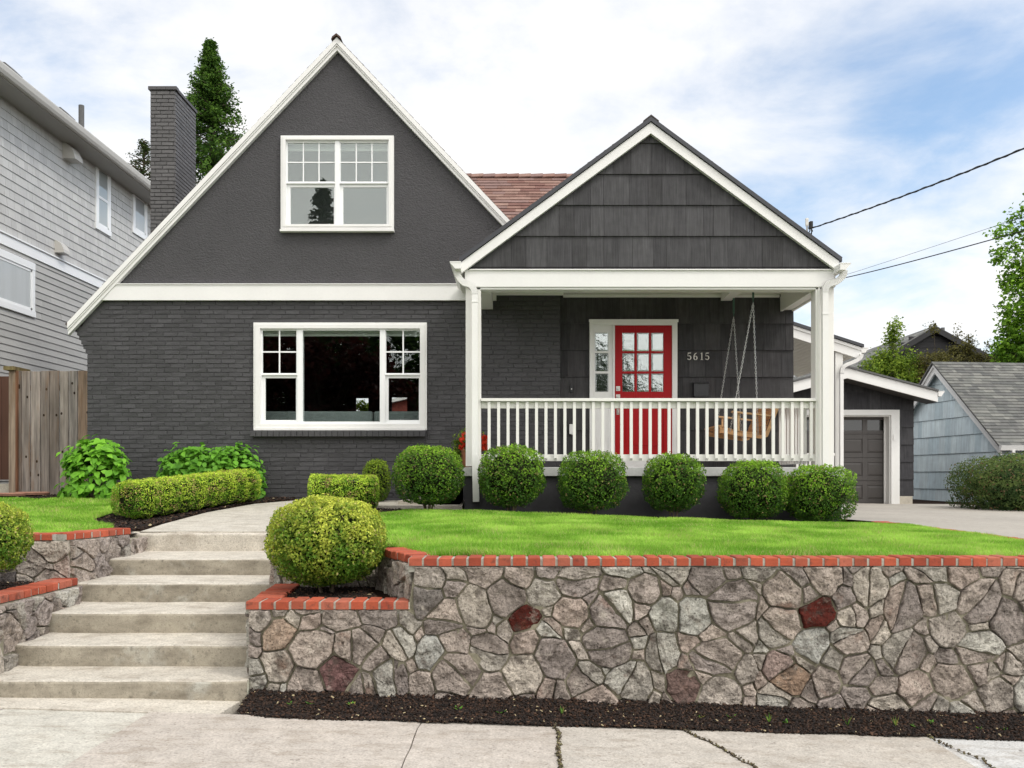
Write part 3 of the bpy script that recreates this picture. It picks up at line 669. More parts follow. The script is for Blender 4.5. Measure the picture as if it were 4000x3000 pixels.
make_wall('stone_wall', 'mossy stepped stone wall with brick cap on the left of the concrete steps', [
    ((-7.5, YF), (-3.70, YF), -.1, .675, (0, -1), 21, .2, (), 1.2, .2),
    ((-3.72, YF), (-3.715, 7.62), -.1, .675, (1, 0), 22, .19, ((.3, .2, (.20, .17, .15)), (.8, .4, (.22, .19, .165)), (1.1, .2, (.17, .145, .13))), 1.5, .2),
    ((-7.5, 7.66), (-3.82, 7.66), .55, 1.05, (0, -1), 23, .21, ((1.8 + 1.3, .16, (.13, .115, .11)),), 1.3, .2),
    ((-3.82, 7.66), (-3.70, 8.5), .3, 1.05, (1, -.15), 24, .2, (), 1.3, .2),
    ((-3.70, 8.5), (-3.74, 8.95), .3, 1.0, (1, .08), 25, .2, (), 1.0, .1)],
    [((-7.5, 6.21), (-3.96, 6.21), .738, (0, 1)), ((-3.755, 6.2), (-3.735, 7.63), .737, (-1, 0)), ((-7.5, 7.62), (-3.95, 7.62), 1.116, (0, 1)), ((-3.85, 7.66), (-3.66, 8.5), 1.115, (-1, .2))], (-4.5, YF, 0))

# ---------------------------------------------------------------- concrete steps
NOS = [(6.15, .1975), (6.57, .3625), (7.03, .5275), (7.59, .6925), (8.16, .849), (8.92, 1.034)]
XL = [-3.60, -3.61, -3.62, -3.66, -3.70, -3.76]
steps = thing('concrete_steps', (-2.8, 6.15, .06), 'weathered concrete garden steps between the two stone walls', 'steps')
for k, (Y, z) in enumerate(NOS):
    zb = (.05 if k == 0 else NOS[k - 1][1]) - .02; Yb = NOS[k + 1][0] + .05 if k < 5 else 9.019; xl, xr = XL[k] - .16, (-1.855 if k < 3 else -1.96)
    mb = MB(); n = 22; rd = random.Random(k)
    prof = [(.004, zb), (.0, z - .018), (.006, z - .006), (.02, z + .000), (.10, z + .002), (Yb - Y, z + .012)]
    i0 = 0
    for i in range(n + 1):
        x = xl + (xr - xl) * i / n; wv = .009 * mnoise.noise(Vector((x * 1.9, k * 5.1, 0))); wz = .004 * mnoise.noise(Vector((x * 3, k * 3.1, 4)))
        cur = .05 * max(0, (XL[k] + .16 - x) / .3) ** 2
        for (dy, zz) in prof: mb.v.append((x, Y + dy + wv + cur, zz + (wz if zz > zb + .01 else 0)))
    npf = len(prof)
    for i in range(n):
        for j in range(npf - 1):
            a = i * npf + j; mb.f.append((a, a + npf, a + npf + 1, a + 1)); mb.c.append((.54, .50, .43))
    mb.f.append(tuple(range(npf))); mb.f.append(tuple(n * npf + j for j in range(npf - 1, -1, -1))); mb.c += [(.5, .5, .4)] * 2
    st_ = link_mesh('step', mb.v, mb.f, 'walk', steps, tint=mb.c); bm_fix(st_)
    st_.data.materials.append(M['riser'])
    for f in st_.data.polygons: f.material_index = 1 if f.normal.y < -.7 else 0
# path from the top step to the porch
sheet('garden_path', path, pathz, 'walk', step=.3, tint=(.50, .47, .41), dz=0)
sd = MB((.5, .46, .4))
for a, b in zip(path, path[1:]): sd.poly([(a[0], a[1], pathz(*a)), (b[0], b[1], pathz(*b)), (b[0], b[1], pathz(*b) - .2), (a[0], a[1], pathz(*a) - .2)])
tag(sd.build('garden_path_edge', 'walk'), kind='structure')

# ---------------------------------------------------------------- lawns, driveway
lawnR = [(-1.0, 7.3), (-.62, 6.42), (4.62, 6.42), (4.66, 8), (4.6, 9.5), (4.72, 10.9), (4.3, 10.95), (3.0, 10.75), (1.6, 10.75), (.4, 10.85), (-.7, 11.1), (-1.35, 11.1), (-1.7, 10.4), (-1.75, 9.0), (-1.7, 7.6)]
lawnL = [(-9, 7.85), (-3.95, 7.88), (-3.9, 8.7), (-4.2, 9.3), (-4.75, 10.0), (-4.85, 10.7), (-4.9, 12.0), (-5.6, 12.15), (-9, 12.2)]
def lawnz(x, y): return gz1(x, y) + .008
for nm, pl in (('lawn', lawnR), ('lawn', lawnL)): sheet(nm, pl, lambda x, y: gz1(x, y) + .012, 'turf', step=.3)
def grass(name, poly, dens_n, label, hgt=.042):
    P = poly_pts(poly)(dens_n); n = len(P); z = gz(P[:, 0], P[:, 1]) + .008
    pt = np.stack([P[:, 0] * 1.1, P[:, 1] * 1.1, np.zeros(n)], 1); f = fbm(pt, .9, 5) + .6 * fbm(pt, 3.1, 2); f2 = fbm(pt, 1.9, 15)
    h = hgt * rng.uniform(.55, 1.4, n) * (1 + .45 * f2); a = rng.uniform(0, 2 * np.pi, n); w = rng.uniform(.0028, .0045, n) * (1 + (P[:, 1] - 6.4) * .16)
    lean = rng.normal(0, .35, (n, 2)) * h[:, None] + np.stack([fbm(pt, 2.2, 30), fbm(pt, 2.2, 40)], 1) * h[:, None] * .8
    dx, dy = np.cos(a) * w, np.sin(a) * w
    b0 = np.stack([P[:, 0] - dx, P[:, 1] - dy, z], 1); b1 = np.stack([P[:, 0] + dx, P[:, 1] + dy, z], 1)
    m0 = np.stack([P[:, 0] + lean[:, 0] * .4, P[:, 1] + lean[:, 1] * .4, z + h * .6], 1); tp = np.stack([P[:, 0] + lean[:, 0], P[:, 1] + lean[:, 1], z + h], 1)
    V = np.stack([b0, b1, tp, ], 1).reshape(-1, 3); i = np.arange(n) * 3; Fc = np.stack([i, i + 1, i + 2], 1)
    C = mixc((.20, .42, .038), (.44, .68, .11), .45 + f * 1.35 + rng.normal(0, .28, n)); dry = rng.uniform(0, 1, n) < (.05 + .12 * (f2 > .28) + .10 * np.clip((6.75 - P[:, 1]) * 3, 0, 1)); C[dry] = (.55, .50, .22)
    o = link_mesh(name, V, Fc, 'grass', tint=np.repeat(C, 3, axis=0), per='vert'); tag(o, label, 'grass', kind='stuff')
grass('grass', lawnR, 520000, 'bright green mown grass on the wide lawn above the tall stone wall')
grass('grass', lawnL, 200000, 'bright green mown grass on the small lawn left of the steps')
def drz(x, y): return float(np.interp(y, [6.3, 10, 22, 60], [.62, .90, .925, 1.0])) if x > 4.75 else gz1(x, y)
drv = [(4.9, 6.3), (4.9, 11.4), (4.6, 12.3), (4.2, 12.9), (4.2, 21.9), (9.0, 21.9), (10.4, 21.5), (10.6, 17.5), (9.3, 15.5), (9.3, 6.3)]
sheet('driveway', drv, lambda x, y: gz1(x, y) + .02, 'drive', step=.6)
mb = MB(); brick_cap(mb, (4.9, 11.9), (4.9, 6.5), 1.02, (-1, 0), seed=4)
for i, v in enumerate(mb.v): mb.v[i] = (v[0], v[1], v[2] - 1.02 + gz1(4.8, v[1]) + .022)
tag(mb.build('brick_edging', 'capbrick', org=(4.8, 9, .95)), 'flush red brick edging along the driveway beside the lawn', 'edging')
# bark showing round the shrubs
def yz(x, y): return gz1(x, y) - .005
scatter_chips('bark_mulch', poly_pts([(-4.9, 10.2), (-4.0, 9.0), (-3.9, 9.2), (-3.85, 10.9), (-3.6, 12.0), (-3.2, 12.6), (-3.2, 12.95), (-4.6, 12.95), (-4.9, 12)]), yz, 9000, (.006, .022), label='dark bark mulch around the long hedge left of the path')
scatter_chips('bark_mulch', poly_pts([(-1.8, 10.4), (-1.35, 11.1), (.4, 10.8), (3.0, 10.7), (4.75, 10.9), (4.7, 11.6), (-.7, 11.6), (-2.7, 11.7), (-2.5, 10.6), (-2.1, 9.8)]), yz, 16000, (.006, .022), label='dark bark mulch under the row of round shrubs by the porch')
scatter_chips('bark_mulch', poly_pts([(-1.66, 6.42), (-.98, 6.42), (-1.2, 7.2), (-1.8, 7.2)]), lambda x, y: .702, 3500, (.005, .018), label='dark bark mulch in the raised planter under the big round bush')
scatter_chips('bark_mulch', poly_pts([(-9, 12.1), (-4.9, 12.1), (-4.7, 12.95), (-9, 12.95)]), yz, 7000, (.006, .022), label='dark bark mulch at the foot of the brick wall and cedar fence')
scatter_chips('bark_mulch', poly_pts([(-6, 6.45), (-4.0, 6.45), (-4.0, 7.6), (-6, 7.6)]), lambda x, y: .702, 3500, (.005, .018), label='dark bark mulch in the planter left of the steps')
# ================================================================ THE HOUSE
YB, YS, YP = 13.0, 13.15, 11.65     # brick face, shingled porch wall, porch front
house = thing('house', (0, YB, 1.2), 'charcoal painted brick cottage with steep white trimmed gable and red front door', 'house')
XW0, XW1 = FX(341, YB), FX(2188, YB)            # brick wall left edge, corner under the porch
zB0, zB1 = 1.1, FZ(1111, YB) - .04
W1 = (FX(991, YB), FX(1669, YB), FZ(1681, YB), FZ(1257, YB))    # big window opening
# --- brick wall with the corbelled corner
mb = MB(DARK)
def lcorb(v):
    z = zB0 + v; zc = FZ(1372, YB)
    if z < zc - .03: return 0.0
    return -min(6, 1 + int((z - zc + .03) / .0648)) * .031
rowlim = FZ(1283, YB)
O = (XW0, YB, zB0)
def leftlim(v):
    z = zB0 + v; b = lcorb(v)
    if z + .0648 > FZ(1300, YB): b = max(b, (FX(262, 12.8) + (z + .0648 - FZ(1268, 12.8)) / 1.058 + .16) - XW0)
    return b
brick_panel(mb, O, (1, 0, 0), (0, 0, 1), (0, -1, 0), XW1 - XW0, zB1 - zB0, holes=[(W1[0] - XW0, W1[1] - XW0, W1[2] - zB0 - .11, W1[3] - zB0)], left=leftlim, jit=1.35, proud=.0075)
bw = mb.build('brick_wall', 'paint_brick', house)
mb = MB(DARK); holes_boxes(mb, (XW0 + .005, XW1 - .004, zB0, FZ(1283, YB)), [(W1[0] - .005, W1[1] + .005, W1[2] - .004, W1[3] + .005)], YB, YB + .22)
for k in range(6):       # corbel backing
    z = FZ(1372, YB) + k * .0648; mb.box(XW0 - (k + 1) * .031 + .004, XW0 + .005, YB + .001, YB + .6, z - .028, z + .0648 - .030)
mb.prism([(XW0 - .10, YB, FZ(1283, YB)), (XW1 - .004, YB, FZ(1283, YB)), (XW1 - .004, YB, zB1), (FX(420, YB), YB, zB1)], (0, .22, 0))
mb.box(XW0 + .005, XW0 + .2, YB + .22, YB + 8, zB0, FZ(1283, YB))
mb.build('wall_mortar', mat('dark_painted_mortar', DARK, .7, var=((5, .1), (50, .12)), bump=((70, .004, 5),)), house)
# house side returns
mb = MB(DARK); mb.box(XW1 - .004, XW1 + .0, YB + .001, YS, 1.5, 4.3)
# --- stucco gable
ap = (FX(1316, 12.8), FZ(150, 12.8))
GX, GZ = FX(1316, YB), FZ(192, YB); slope = 1.058
zband = FZ(1111, YB)
def gx(z, s): return GX + s * (GZ + .12 - z) / slope
W2 = (FX(1098, YB), FX(1539, YB), FZ(904.5, YB), FZ(532, YB))
mb = MB()
yF, yK = YB - .012, YB + .2
zs = [zband - .05, W2[2], W2[3]]
def strip(z0, z1, xa0, xb0, xa1, xb1): mb.prism([(xa0, yF, z0), (xb0, yF, z0), (xb1, yF, z1), (xa1, yF, z1)], (0, .2, 0))
strip(zs[0], zs[1], gx(zs[0], -1), gx(zs[0], 1), gx(zs[1], -1), gx(zs[1], 1))
strip(zs[1], zs[2], gx(zs[1], -1), W2[0], gx(zs[2], -1), W2[0]); strip(zs[1], zs[2], W2[1], gx(zs[1], 1), W2[1], gx(zs[2], 1))
mb.prism([(gx(zs[2], -1), yF, zs[2]), (gx(zs[2], 1), yF, zs[2]), (GX, yF, GZ + .12)], (0, .2, 0))
mb.build('stucco_gable', 'stucco', house)
# --- white band
mb = MB(); zb0, zb1 = FZ(1173.5, 12.95), FZ(1113, 12.95); mb.prism([(FX(392, 12.93), 12.93, zb0), (-.30, 12.93, zb0), (-.30, 12.93, zb1), (FX(452, 12.93), 12.93, zb1)], (0, .055, 0)); mb.box(FX(452, 12.9), -.30, 12.915, 12.98, zb1 + .001, zb1 + .014)
mb.build('band_board', 'white', house)
# --- rake boards of the steep gable
YR = 12.885
def rake(name, parent, apx, apz, x1, sl, t, y0, dep, m, endcut=.0):
    s = 1 if x1 > apx else -1; mb = MB(); z1 = apz - abs(x1 - apx) * sl
    mb.prism([(apx, y0, apz), (x1, y0, z1), (x1 - s * endcut, y0, z1 - t), (apx, y0, apz - t)], (0, dep, 0)); return mb
RA = (FX(1315, YR), FZ(146, YR)); xl, xr = FX(262, YR), FX(1996, YR)
for x1 in (xl, xr):
    mb = rake('r', house, RA[0], RA[1], x1, slope, FZ(146, YR) - FZ(192, YR), YR + .03, .071, 'white', .0)
    m2 = rake('r', house, RA[0], RA[1] + .004, x1, slope, .085, YR, .03, 'white')
    m3 = rake('r', house, RA[0], RA[1] - .088, x1, slope, .022, YR + .012, .02, 'white')
    for q in (m2, m3):
        off = len(mb.v); mb.v += q.v; mb.f += [tuple(k + off for k in f) for f in q.f]; mb.c += q.c
    mb.build('rake_board', 'white', house)
# roof slabs (shingled) of the steep gable
def shingle_slab(name, m, parent, A, B, C, D, expo=.13, tints=None, seed=0, thick=.03, wr=(.16, .34), top=.012, backing=True):
    """A,B eave corners (left,right seen from outside), D,C ridge corners."""
    A, B, C, D = map(Vector, (A, B, C, D)); U = (B - A).normalized(); Vd = (D - A) - U * (D - A).dot(U); H = Vd.length; Vd.normalize(); Nn = U.cross(Vd).normalized()
    reg = [(0, 0), ((B - A).length, 0), ((C - A).dot(U), H), ((D - A).dot(U), H)]
    mb = MB(tints[0]); shingle_panel(mb, A, U, Vd, Nn, reg, expo, wr, top, .003, tints, gap=.002, stag=.004, seed=seed)
    mb.prism([A - Nn * .001, B - Nn * .001, C - Nn * .001, D - Nn * .001], -Nn * thick, tints[0]); return mb.build(name, m, parent)
TR = [(.24, .145, .12), (.20, .12, .10), (.27, .175, .145), (.22, .145, .13), (.18, .10, .085)]
TG = [(.17, .17, .165), (.20, .20, .19), (.14, .145, .14), (.24, .24, .225), (.18, .185, .17)]
rz = RA[1] + .006; TD = [(.11, .09, .08), (.085, .075, .07), (.14, .11, .095)]
shingle_slab('roof', 'roofred', house, (xl - .03, YR + 8, rz - (RA[0] - xl + .03) * slope), (xl - .03, YR + .012, rz - (RA[0] - xl + .03) * slope), (RA[0], YR + .012, rz), (RA[0], YR + 8, rz), tints=TD, seed=2, top=.009)
shingle_slab('roof', 'roofred', house, (xr + .02, YR + .012, rz - (xr + .02 - RA[0]) * slope), (xr + .02, YR + 8, rz - (xr + .02 - RA[0]) * slope), (RA[0], YR + 8, rz), (RA[0], YR + .012, rz), tints=TD, seed=3, top=.009)
mb = MB((.09, .06, .05)); mb.prism([(RA[0] - .075, YR - .03, rz - .045), (RA[0], YR - .03, rz + .012), (RA[0] + .075, YR - .03, rz - .045), (RA[0] + .06, YR - .03, rz - .005), (RA[0], YR - .03, rz + .042), (RA[0] - .06, YR - .03, rz - .005)], (0, 8, 0)); mb.build('ridge_cap', 'roofred', house)
# cross roof behind the porch
Yr = 16.6; zr = FZ(689, Yr)
shingle_slab('roof', 'roofred', house, (-1.6, 13.35, 4.60), (1.7, 13.35, 4.60), (1.7, Yr, zr), (-1.6, Yr, zr), tints=TR, seed=5, expo=.135, wr=(.18, .40), top=.016)
mb = MB(TR[2])
for k in range(13):
    x = -1.3 + k * .22; mb.obox((x, Yr - .10, zr - .06), (.235, 0, .014), (0, .10, .082), (0, -.012, .02), TR[k % 4])
mb.build('ridge_cap', 'roofred', house)
mb = MB(DARK); mb.box(-1.0, 4.05, 13.4, 20, 1.0, 4.2); mb.prism([(4.05, 13.0, 4.2), (4.05, 20, 4.2), (4.05, Yr, 4.6)], (-.1, 0, 0)); mb.build('side_wall', 'shingle', house)
# --- chimney
cx0, cx1, cy0, cy1, cz = FX(588, 15), FX(683, 15), 15.0, 15.95, FZ(352, 15)
mb = MB((.085, .083, .085)); CH = (.115, .112, .112)
brick_panel(mb, (cx0, cy0, 3.6), (1, 0, 0), (0, 0, 1), (0, -1, 0), cx1 - cx0, cz - 3.6, tint=CH, seed=9, proud=.012, course=.0655)
brick_panel(mb, (cx1, cy0, 3.6), (0, 1, 0), (0, 0, 1), (1, 0, 0), cy1 - cy0, cz - 3.6, tint=CH, seed=10, proud=.012, course=.0655)
mb.box(cx0 + .003, cx1 - .001, cy0 + .001, cy1, 1.2, cz)
for k in range(3): mb.box(cx0 - .03 + k * .15, cx0 + .115 + k * .15 + (.03 if k == 2 else 0), cy0 - .03, cy0 + .08, cz, cz + .055)
for k in range(5): mb.box(cx1 - .07, cx1 + .03, cy0 + .085 + k * .18, cy0 + .255 + k * .18, cz, cz + .052)
for k in range(5): mb.box(cx0 - .03, cx0 + .07, cy0 + .085 + k * .18, cy0 + .255 + k * .18, cz, cz + .052)
chim = mb.build('chimney', 'paint_brick', house)

# --- windows
def rect(px, Y): return (FX(px[0], Y), FX(px[1], Y), FZ(px[3], Y), FZ(px[2], Y))
def window(outer, lites, Y, munt, glassm, mull, name='window', label=None, proud=.03, dep=.09, casing=26):
    """outer px rect; lites list of px rects (x0,x1,y0,y1), lower sashes recessed."""
    ox = rect(outer, Y); mb = MB(); inner = rect((outer[0] + casing, outer[1] - casing, outer[2] + casing * .9, outer[3] - casing * .9), Y)
    holes_boxes(mb, ox, [inner], Y - proud, Y + dep); w = mb.build(name, 'white', house, bevel=.003)
    mb = MB(); holes_boxes(mb, (ox[0] + .028, ox[1] - .028, ox[2] + .03, ox[3] - .028), [(inner[0] + .002, inner[1] - .002, inner[2] + .002, inner[3] - .002)], Y - proud - .012, Y - proud - .0005); mb.build('casing_bead', 'white', w, bevel=.003)
    mb = MB(); holes_boxes(mb, inner, [rect(m, Y) for m in mull], Y - .012, Y + dep - .004); mb.build('frame', 'vinyl', w, bevel=.003)
    for (lt, mu), op in zip(lites, munt_open(mull, lites)):
        r = rect(lt, Y); o = rect(op, Y); low = mu is None or mu == 'low'
        ya = Y + (.022 if low else .004)
        if (o[1] - o[0]) - (r[1] - r[0]) > .004:
            mb = MB(); holes_boxes(mb, o, [r], ya, ya + .035); mb.build('sash', 'vinyl', w, bevel=.002)
        g = MB(); g.box(r[0] - .003, r[1] + .003, ya + .014, ya + .018, r[2] - .003, r[3] + .003); g.build('pane', glassm, w)
        if isinstance(mu, tuple):
            mb = MB(); t = .0085 if mu[0] == 3 else .010
            for k in range(1, mu[0]): x = r[0] + (r[1] - r[0]) * k / mu[0]; mb.box(x - t, x + t, ya + .004, ya + .012, r[2], r[3])
            for k in range(1, mu[1]): z = r[2] + (r[3] - r[2]) * k / mu[1]; mb.box(r[0], r[1], ya + .005, ya + .0115, z - t, z + t)
            mb.build('muntin', 'vinyl', w)
    return w
def munt_open(mull, lites):
    res = []
    for lt, mu in lites:
        best = None
        for m in mull:
            if m[0] <= lt[0] + 2 and m[1] >= lt[1] - 2 and m[2] <= lt[2] + 2 and m[3] >= lt[3] - 2: best = m
        res.append(best or lt)
    return res
lw = [((1025.5, 1157, 1291, 1457.6), (2, 2)), ((1034.7, 1154.6, 1476.5, 1640.5), None), ((1182.8, 1484, 1291, 1647), 0), ((1508, 1641, 1291, 1457.6), (2, 2)), ((1516.8, 1635.7, 1476.5, 1640.5), None)]
lm = [(1022, 1162, 1287.5, 1461), (1022, 1162, 1466, 1650), (1182.8, 1484, 1291, 1647), (1505, 1645, 1287.5, 1461), (1505, 1645, 1466, 1650)]
win1 = window((992, 1668, 1261, 1680.5), lw, 12.99, None, 'glass', lm); 
mb = MB(); mb.box(FX(996, 13), FX(1664, 13), 12.925, 13.0, FZ(1682, 13), FZ(1673, 13)); mb.build('window_sill', 'white', win1, bevel=.003)
mb = MB(DARK); mb.box(FX(985, 13), FX(1665, 13), 12.90, 13.03, FZ(1706, 12.93), FZ(1682.5, 12.93)); n = 30; x0 = FX(985, 13); dx = (FX(1665, 13) - x0) / n
for k in range(n): mb.box(x0 + k * dx + .004, x0 + (k + 1) * dx - .004, 12.886 + .003 * random.random(), 12.90, FZ(1705.5, 12.93) + .002 * random.random(), FZ(1683, 12.93))
mb.build('brick_sill', 'paint_brick', house, bevel=.003)
uw = [((1123.5, 1306.9, 558, 708.7), (3, 2)), ((1133, 1303, 730, 878.5), None), ((1330, 1514, 558, 708.7), (3, 2)), ((1339.4, 1508.7, 730, 878.5), None)]
um = [(1119, 1309, 554, 714), (1119, 1309, 718, 884), (1327, 1517, 554, 714), (1327, 1517, 718, 884)]
win2 = window((1098, 1539, 532, 896), uw, 12.97, None, 'glassup', um, casing=19)
mb = MB(); mb.box(FX(1097, 12.97), FX(1541, 12.97), 12.90, 12.99, FZ(905, 12.93), FZ(896.5, 12.93)); mb.build('window_sill', 'white', win2, bevel=.003)
# rooms behind the glass
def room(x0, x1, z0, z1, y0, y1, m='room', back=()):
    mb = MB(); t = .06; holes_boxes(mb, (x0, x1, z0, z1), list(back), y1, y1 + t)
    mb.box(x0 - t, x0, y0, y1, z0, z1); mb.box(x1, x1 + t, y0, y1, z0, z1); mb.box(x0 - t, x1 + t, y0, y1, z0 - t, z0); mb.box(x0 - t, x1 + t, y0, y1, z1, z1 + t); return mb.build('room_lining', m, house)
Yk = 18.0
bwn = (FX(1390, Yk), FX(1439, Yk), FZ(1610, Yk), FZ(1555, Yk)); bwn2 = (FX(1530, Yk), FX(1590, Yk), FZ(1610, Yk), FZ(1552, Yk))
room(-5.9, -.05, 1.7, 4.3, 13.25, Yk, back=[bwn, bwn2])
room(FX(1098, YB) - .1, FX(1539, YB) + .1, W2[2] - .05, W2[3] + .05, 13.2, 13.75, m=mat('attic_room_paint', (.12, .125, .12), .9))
for wv, r in ((win1, (FX(1020, 13.1), FX(1648, 13.1), FZ(1314, 13.1), FZ(1270, 13.1))), (win2, (FX(1110, 13.1), FX(1525, 13.1), FZ(590, 13.1), FZ(545, 13.1)))):
    mb = MB()
    for k in range(4): mb.box(r[0], r[1], 13.10, 13.13, r[2] + k * (r[3] - r[2]) / 4 + .003, r[2] + (k + 1) * (r[3] - r[2]) / 4 - .002)
    mb.build('blind', 'blind', wv)
sofa = thing('sofa', (-2.3, 13.8, 1.75), 'grey upholstered sofa back seen through the large ground floor window', 'sofa')
for a, b in ((1010, 1458), (1462, 1690)):
    mb = MB(); zt = FZ(1607, 13.6); mb.box(FX(a, 13.6), FX(b, 13.6), 13.55, 13.8, 1.75, zt); mb.build('back_cushion', 'sofa', sofa, bevel=.03)

# ---------------------------------------------------------------- porch
pg = MB(DARK)
YPR = 11.56; PA = (FX(2542.5, YPR), FZ(478, YPR)); pxl, pxr = FX(1801, YPR), FX(3278, YPR); psl = .737; ptk = 42 * YPR / F
zbeam1, zbeam0 = FZ(1054.6, YP), FZ(1122, YP)
# shingled gable
gA = (FX(2543, YP), FZ(500, YP)); gz0 = zbeam1 + .035
gl = gA[0] - (gA[1] - gz0) / psl; gr = gA[0] + (gA[1] - gz0) / psl
SH = [(.064, .063, .066), (.078, .077, .080), (.054, .053, .055), (.071, .070, .073), (.059, .058, .061)]
mb = MB(SH[0]); expo = 66.8 * 1.8083 * YP / F
shingle_panel(mb, (gl, YP, gz0), (1, 0, 0), (0, 0, 1), (0, -1, 0), [(0, 0), (gr - gl, 0), ((gr - gl) / 2, gA[1] - gz0)], expo, (.13, .34), .024, .004, SH, gap=.003, seed=4)
mb.prism([(gl, YP, gz0), (gr, YP, gz0), (gA[0], YP, gA[1])], (0, .15, 0)); mb.box(gl, gr, YP - .03, YP, zbeam1 + .001, gz0 - .012)
mb.build('porch_gable', 'shingle', house)
mb = MB(); bx0, bx1 = FX(1816, YP), FX(3262, YP); mb.box(bx0, bx1, YP - .02, YP + .2, zbeam0, zbeam1); mb.box(bx0 + .06, bx1 - .06, YP - .042, YP - .02, zbeam1 - .012, zbeam1 + .004); mb.box(bx0 + .1, bx1 - .1, YP + .0, YP + .18, zbeam0 - .03, zbeam0 - .001)
mb.build('porch_beam', 'white', house, bevel=.003)
for x1 in (pxl, pxr):
    mb = rake('r', house, PA[0], PA[1], x1, psl, ptk, YPR, .064, 'white'); mb.build('porch_rake_board', 'white', house)
    mb = rake('r', house, PA[0], PA[1] + .07, x1 + (.03 if x1 > 0 else -.03), psl, .060, YPR - .025, .08, 'darkmetal'); mb.build('roof_edge', 'darkmetal', house)
pz = PA[1] + .054; pe = .03
zl = pz - (PA[0] - pxl + pe) * psl; zr2 = pz - (pxr + pe - PA[0]) * psl
shingle_slab('porch_roof', 'roofred', house, (pxl - pe, 16.2, zl), (pxl - pe, YPR - .012, zl), (PA[0], YPR - .012, pz), (PA[0], 16.2, pz), tints=TD, seed=12, top=.02)
shingle_slab('porch_roof', 'roofred', house, (pxr + pe, YPR - .012, zr2), (pxr + pe, 16.2, zr2), (PA[0], 16.2, pz), (PA[0], YPR - .012, pz), tints=TD, seed=13, top=.02)
mb = MB(TD[1]); mb.prism([(PA[0] - .1, YPR - .03, pz - .055), (PA[0], YPR - .03, pz + .02), (PA[0] + .1, YPR - .03, pz - .055), (PA[0] + .1, YPR - .03, pz - .04), (PA[0], YPR - .03, pz + .038), (PA[0] - .1, YPR - .03, pz - .04)], (0, 4.9, 0)); mb.build('ridge_cap', 'roofred', house)
# ceiling with bead boards
ZC = FZ(1152, YB) + .035; mb = MB()
k = 0; x = -.55
while x < 4.08: mb.box(x, x + .034, YP + .18, YS, ZC, ZC + .02); mb.box(x + .034, x + .04, YP + .18, YS, ZC + .006, ZC + .02); x += .04
mb.build('porch_ceiling', 'soffit', house)
mb = MB(); mb.box(-.4, XW1 + .05, YB - .05, YB - .01, ZC - .045, ZC - .001); mb.box(XW1 + .05, 3.84, YS - .05, YS - .002, ZC - .045, ZC - .001); mb.box(bx0 + .25, 3.84, YP + .2, YP + .24, ZC - .04, ZC - .001); mb.build('ceiling_moulding', 'white', house, bevel=.006)
mb = MB(); z0 = FZ(1217, YS); mb.box(FX(3047, YS), FX(3047, YS) + .03, YP + .18, YS - .001, z0, ZC + .02); mb.box(FX(3047, YS) + .03, FX(3092, YS), YP + .18, YS - .001, z0 + .02, ZC + .02); mb.box(FX(3092, YS), FX(3100, YS), YP + .18, YS - .001, z0, ZC + .02)
mb.build('side_beam', 'white', house)
mb = MB(); mb.box(-.52, -.35, YP + .18, YB - .02, z0, ZC + .02); mb.build('side_beam', 'white', house)
# shingled wall behind the porch
PSH = [(.053, .051, .053), (.061, .059, .061), (.045, .044, .046), (.056, .055, .057)]
mb = MB(PSH[0]); zf = FZ(1834, YP); xr_ = FX(3098, YS)
v0 = 1.5; exs = 104 * YS / F
off = (v0 - FZ(1265 + 4 * 104, YS)) % exs
shingle_panel(mb, (XW1 + .002, YS, v0), (1, 0, 0), (0, 0, 1), (0, -1, 0), [(0, 0), (xr_ - XW1, 0), (xr_ - XW1, 4.3 - v0), (0, 4.3 - v0)], exs, (.16, .38), .024, .004, PSH, gap=.003, v_off=off, seed=8)
shingle_panel(mb, (xr_ - .02, YS, v0), (0, 1, 0), (0, 0, 1), (1, 0, 0), [(0, 0), (1.6, 0), (1.6, 4.3 - v0), (0, 4.3 - v0)], exs, (.16, .38), .026, .004, PSH, gap=.003, v_off=off, seed=9)
mb.box(XW1 - .2, xr_ - .02, YS, YS + .2, 1.2, 4.25); mb.build('porch_wall', 'shingle', house)
# slab and foundation
mb = MB(); mb.box(FX(1800, YP), FX(3290, YP) + .02, YP - .05, YS - .001, FZ(1860, YP - .05), FZ(1825, YP - .05)); mb.build('porch_floor', 'slab', house, bevel=.006)
mb = MB(); mb.box(FX(1815, YP), FX(3285, YP), YP - .0, YS, .7, FZ(1860, YP - .05) - .001); mb.build('foundation', 'foundation', house)
ZFL = FZ(1825, YP - .05)
mb = MB((.5, .47, .4))
for k in range(3): mb.box(-1.02 - .28 * (2 - k) + .0, -.76, 11.9, 12.6, 1.0, 1.28 + k * .16)
mb.build('porch_step', 'concrete', house)
# posts
def post(px0, px1, name='porch_post'):
    x0, x1 = FX(px0, YP), FX(px1, YP); mb = MB(); mb.box(x0, x1, YP - .0, YP + .19, ZFL + .012, zbeam0 - .001); e = .03
    return mb.build(name, 'whitewood', house, bevel=.006)
post(1819, 1878); post(3186, 3258)
mb = MB(); mb.box(FX(3195, YP), FX(3203, YP), YP - .012, YP, ZFL + .02, zbeam0); mb.build('post_trim', 'whitewood', house)
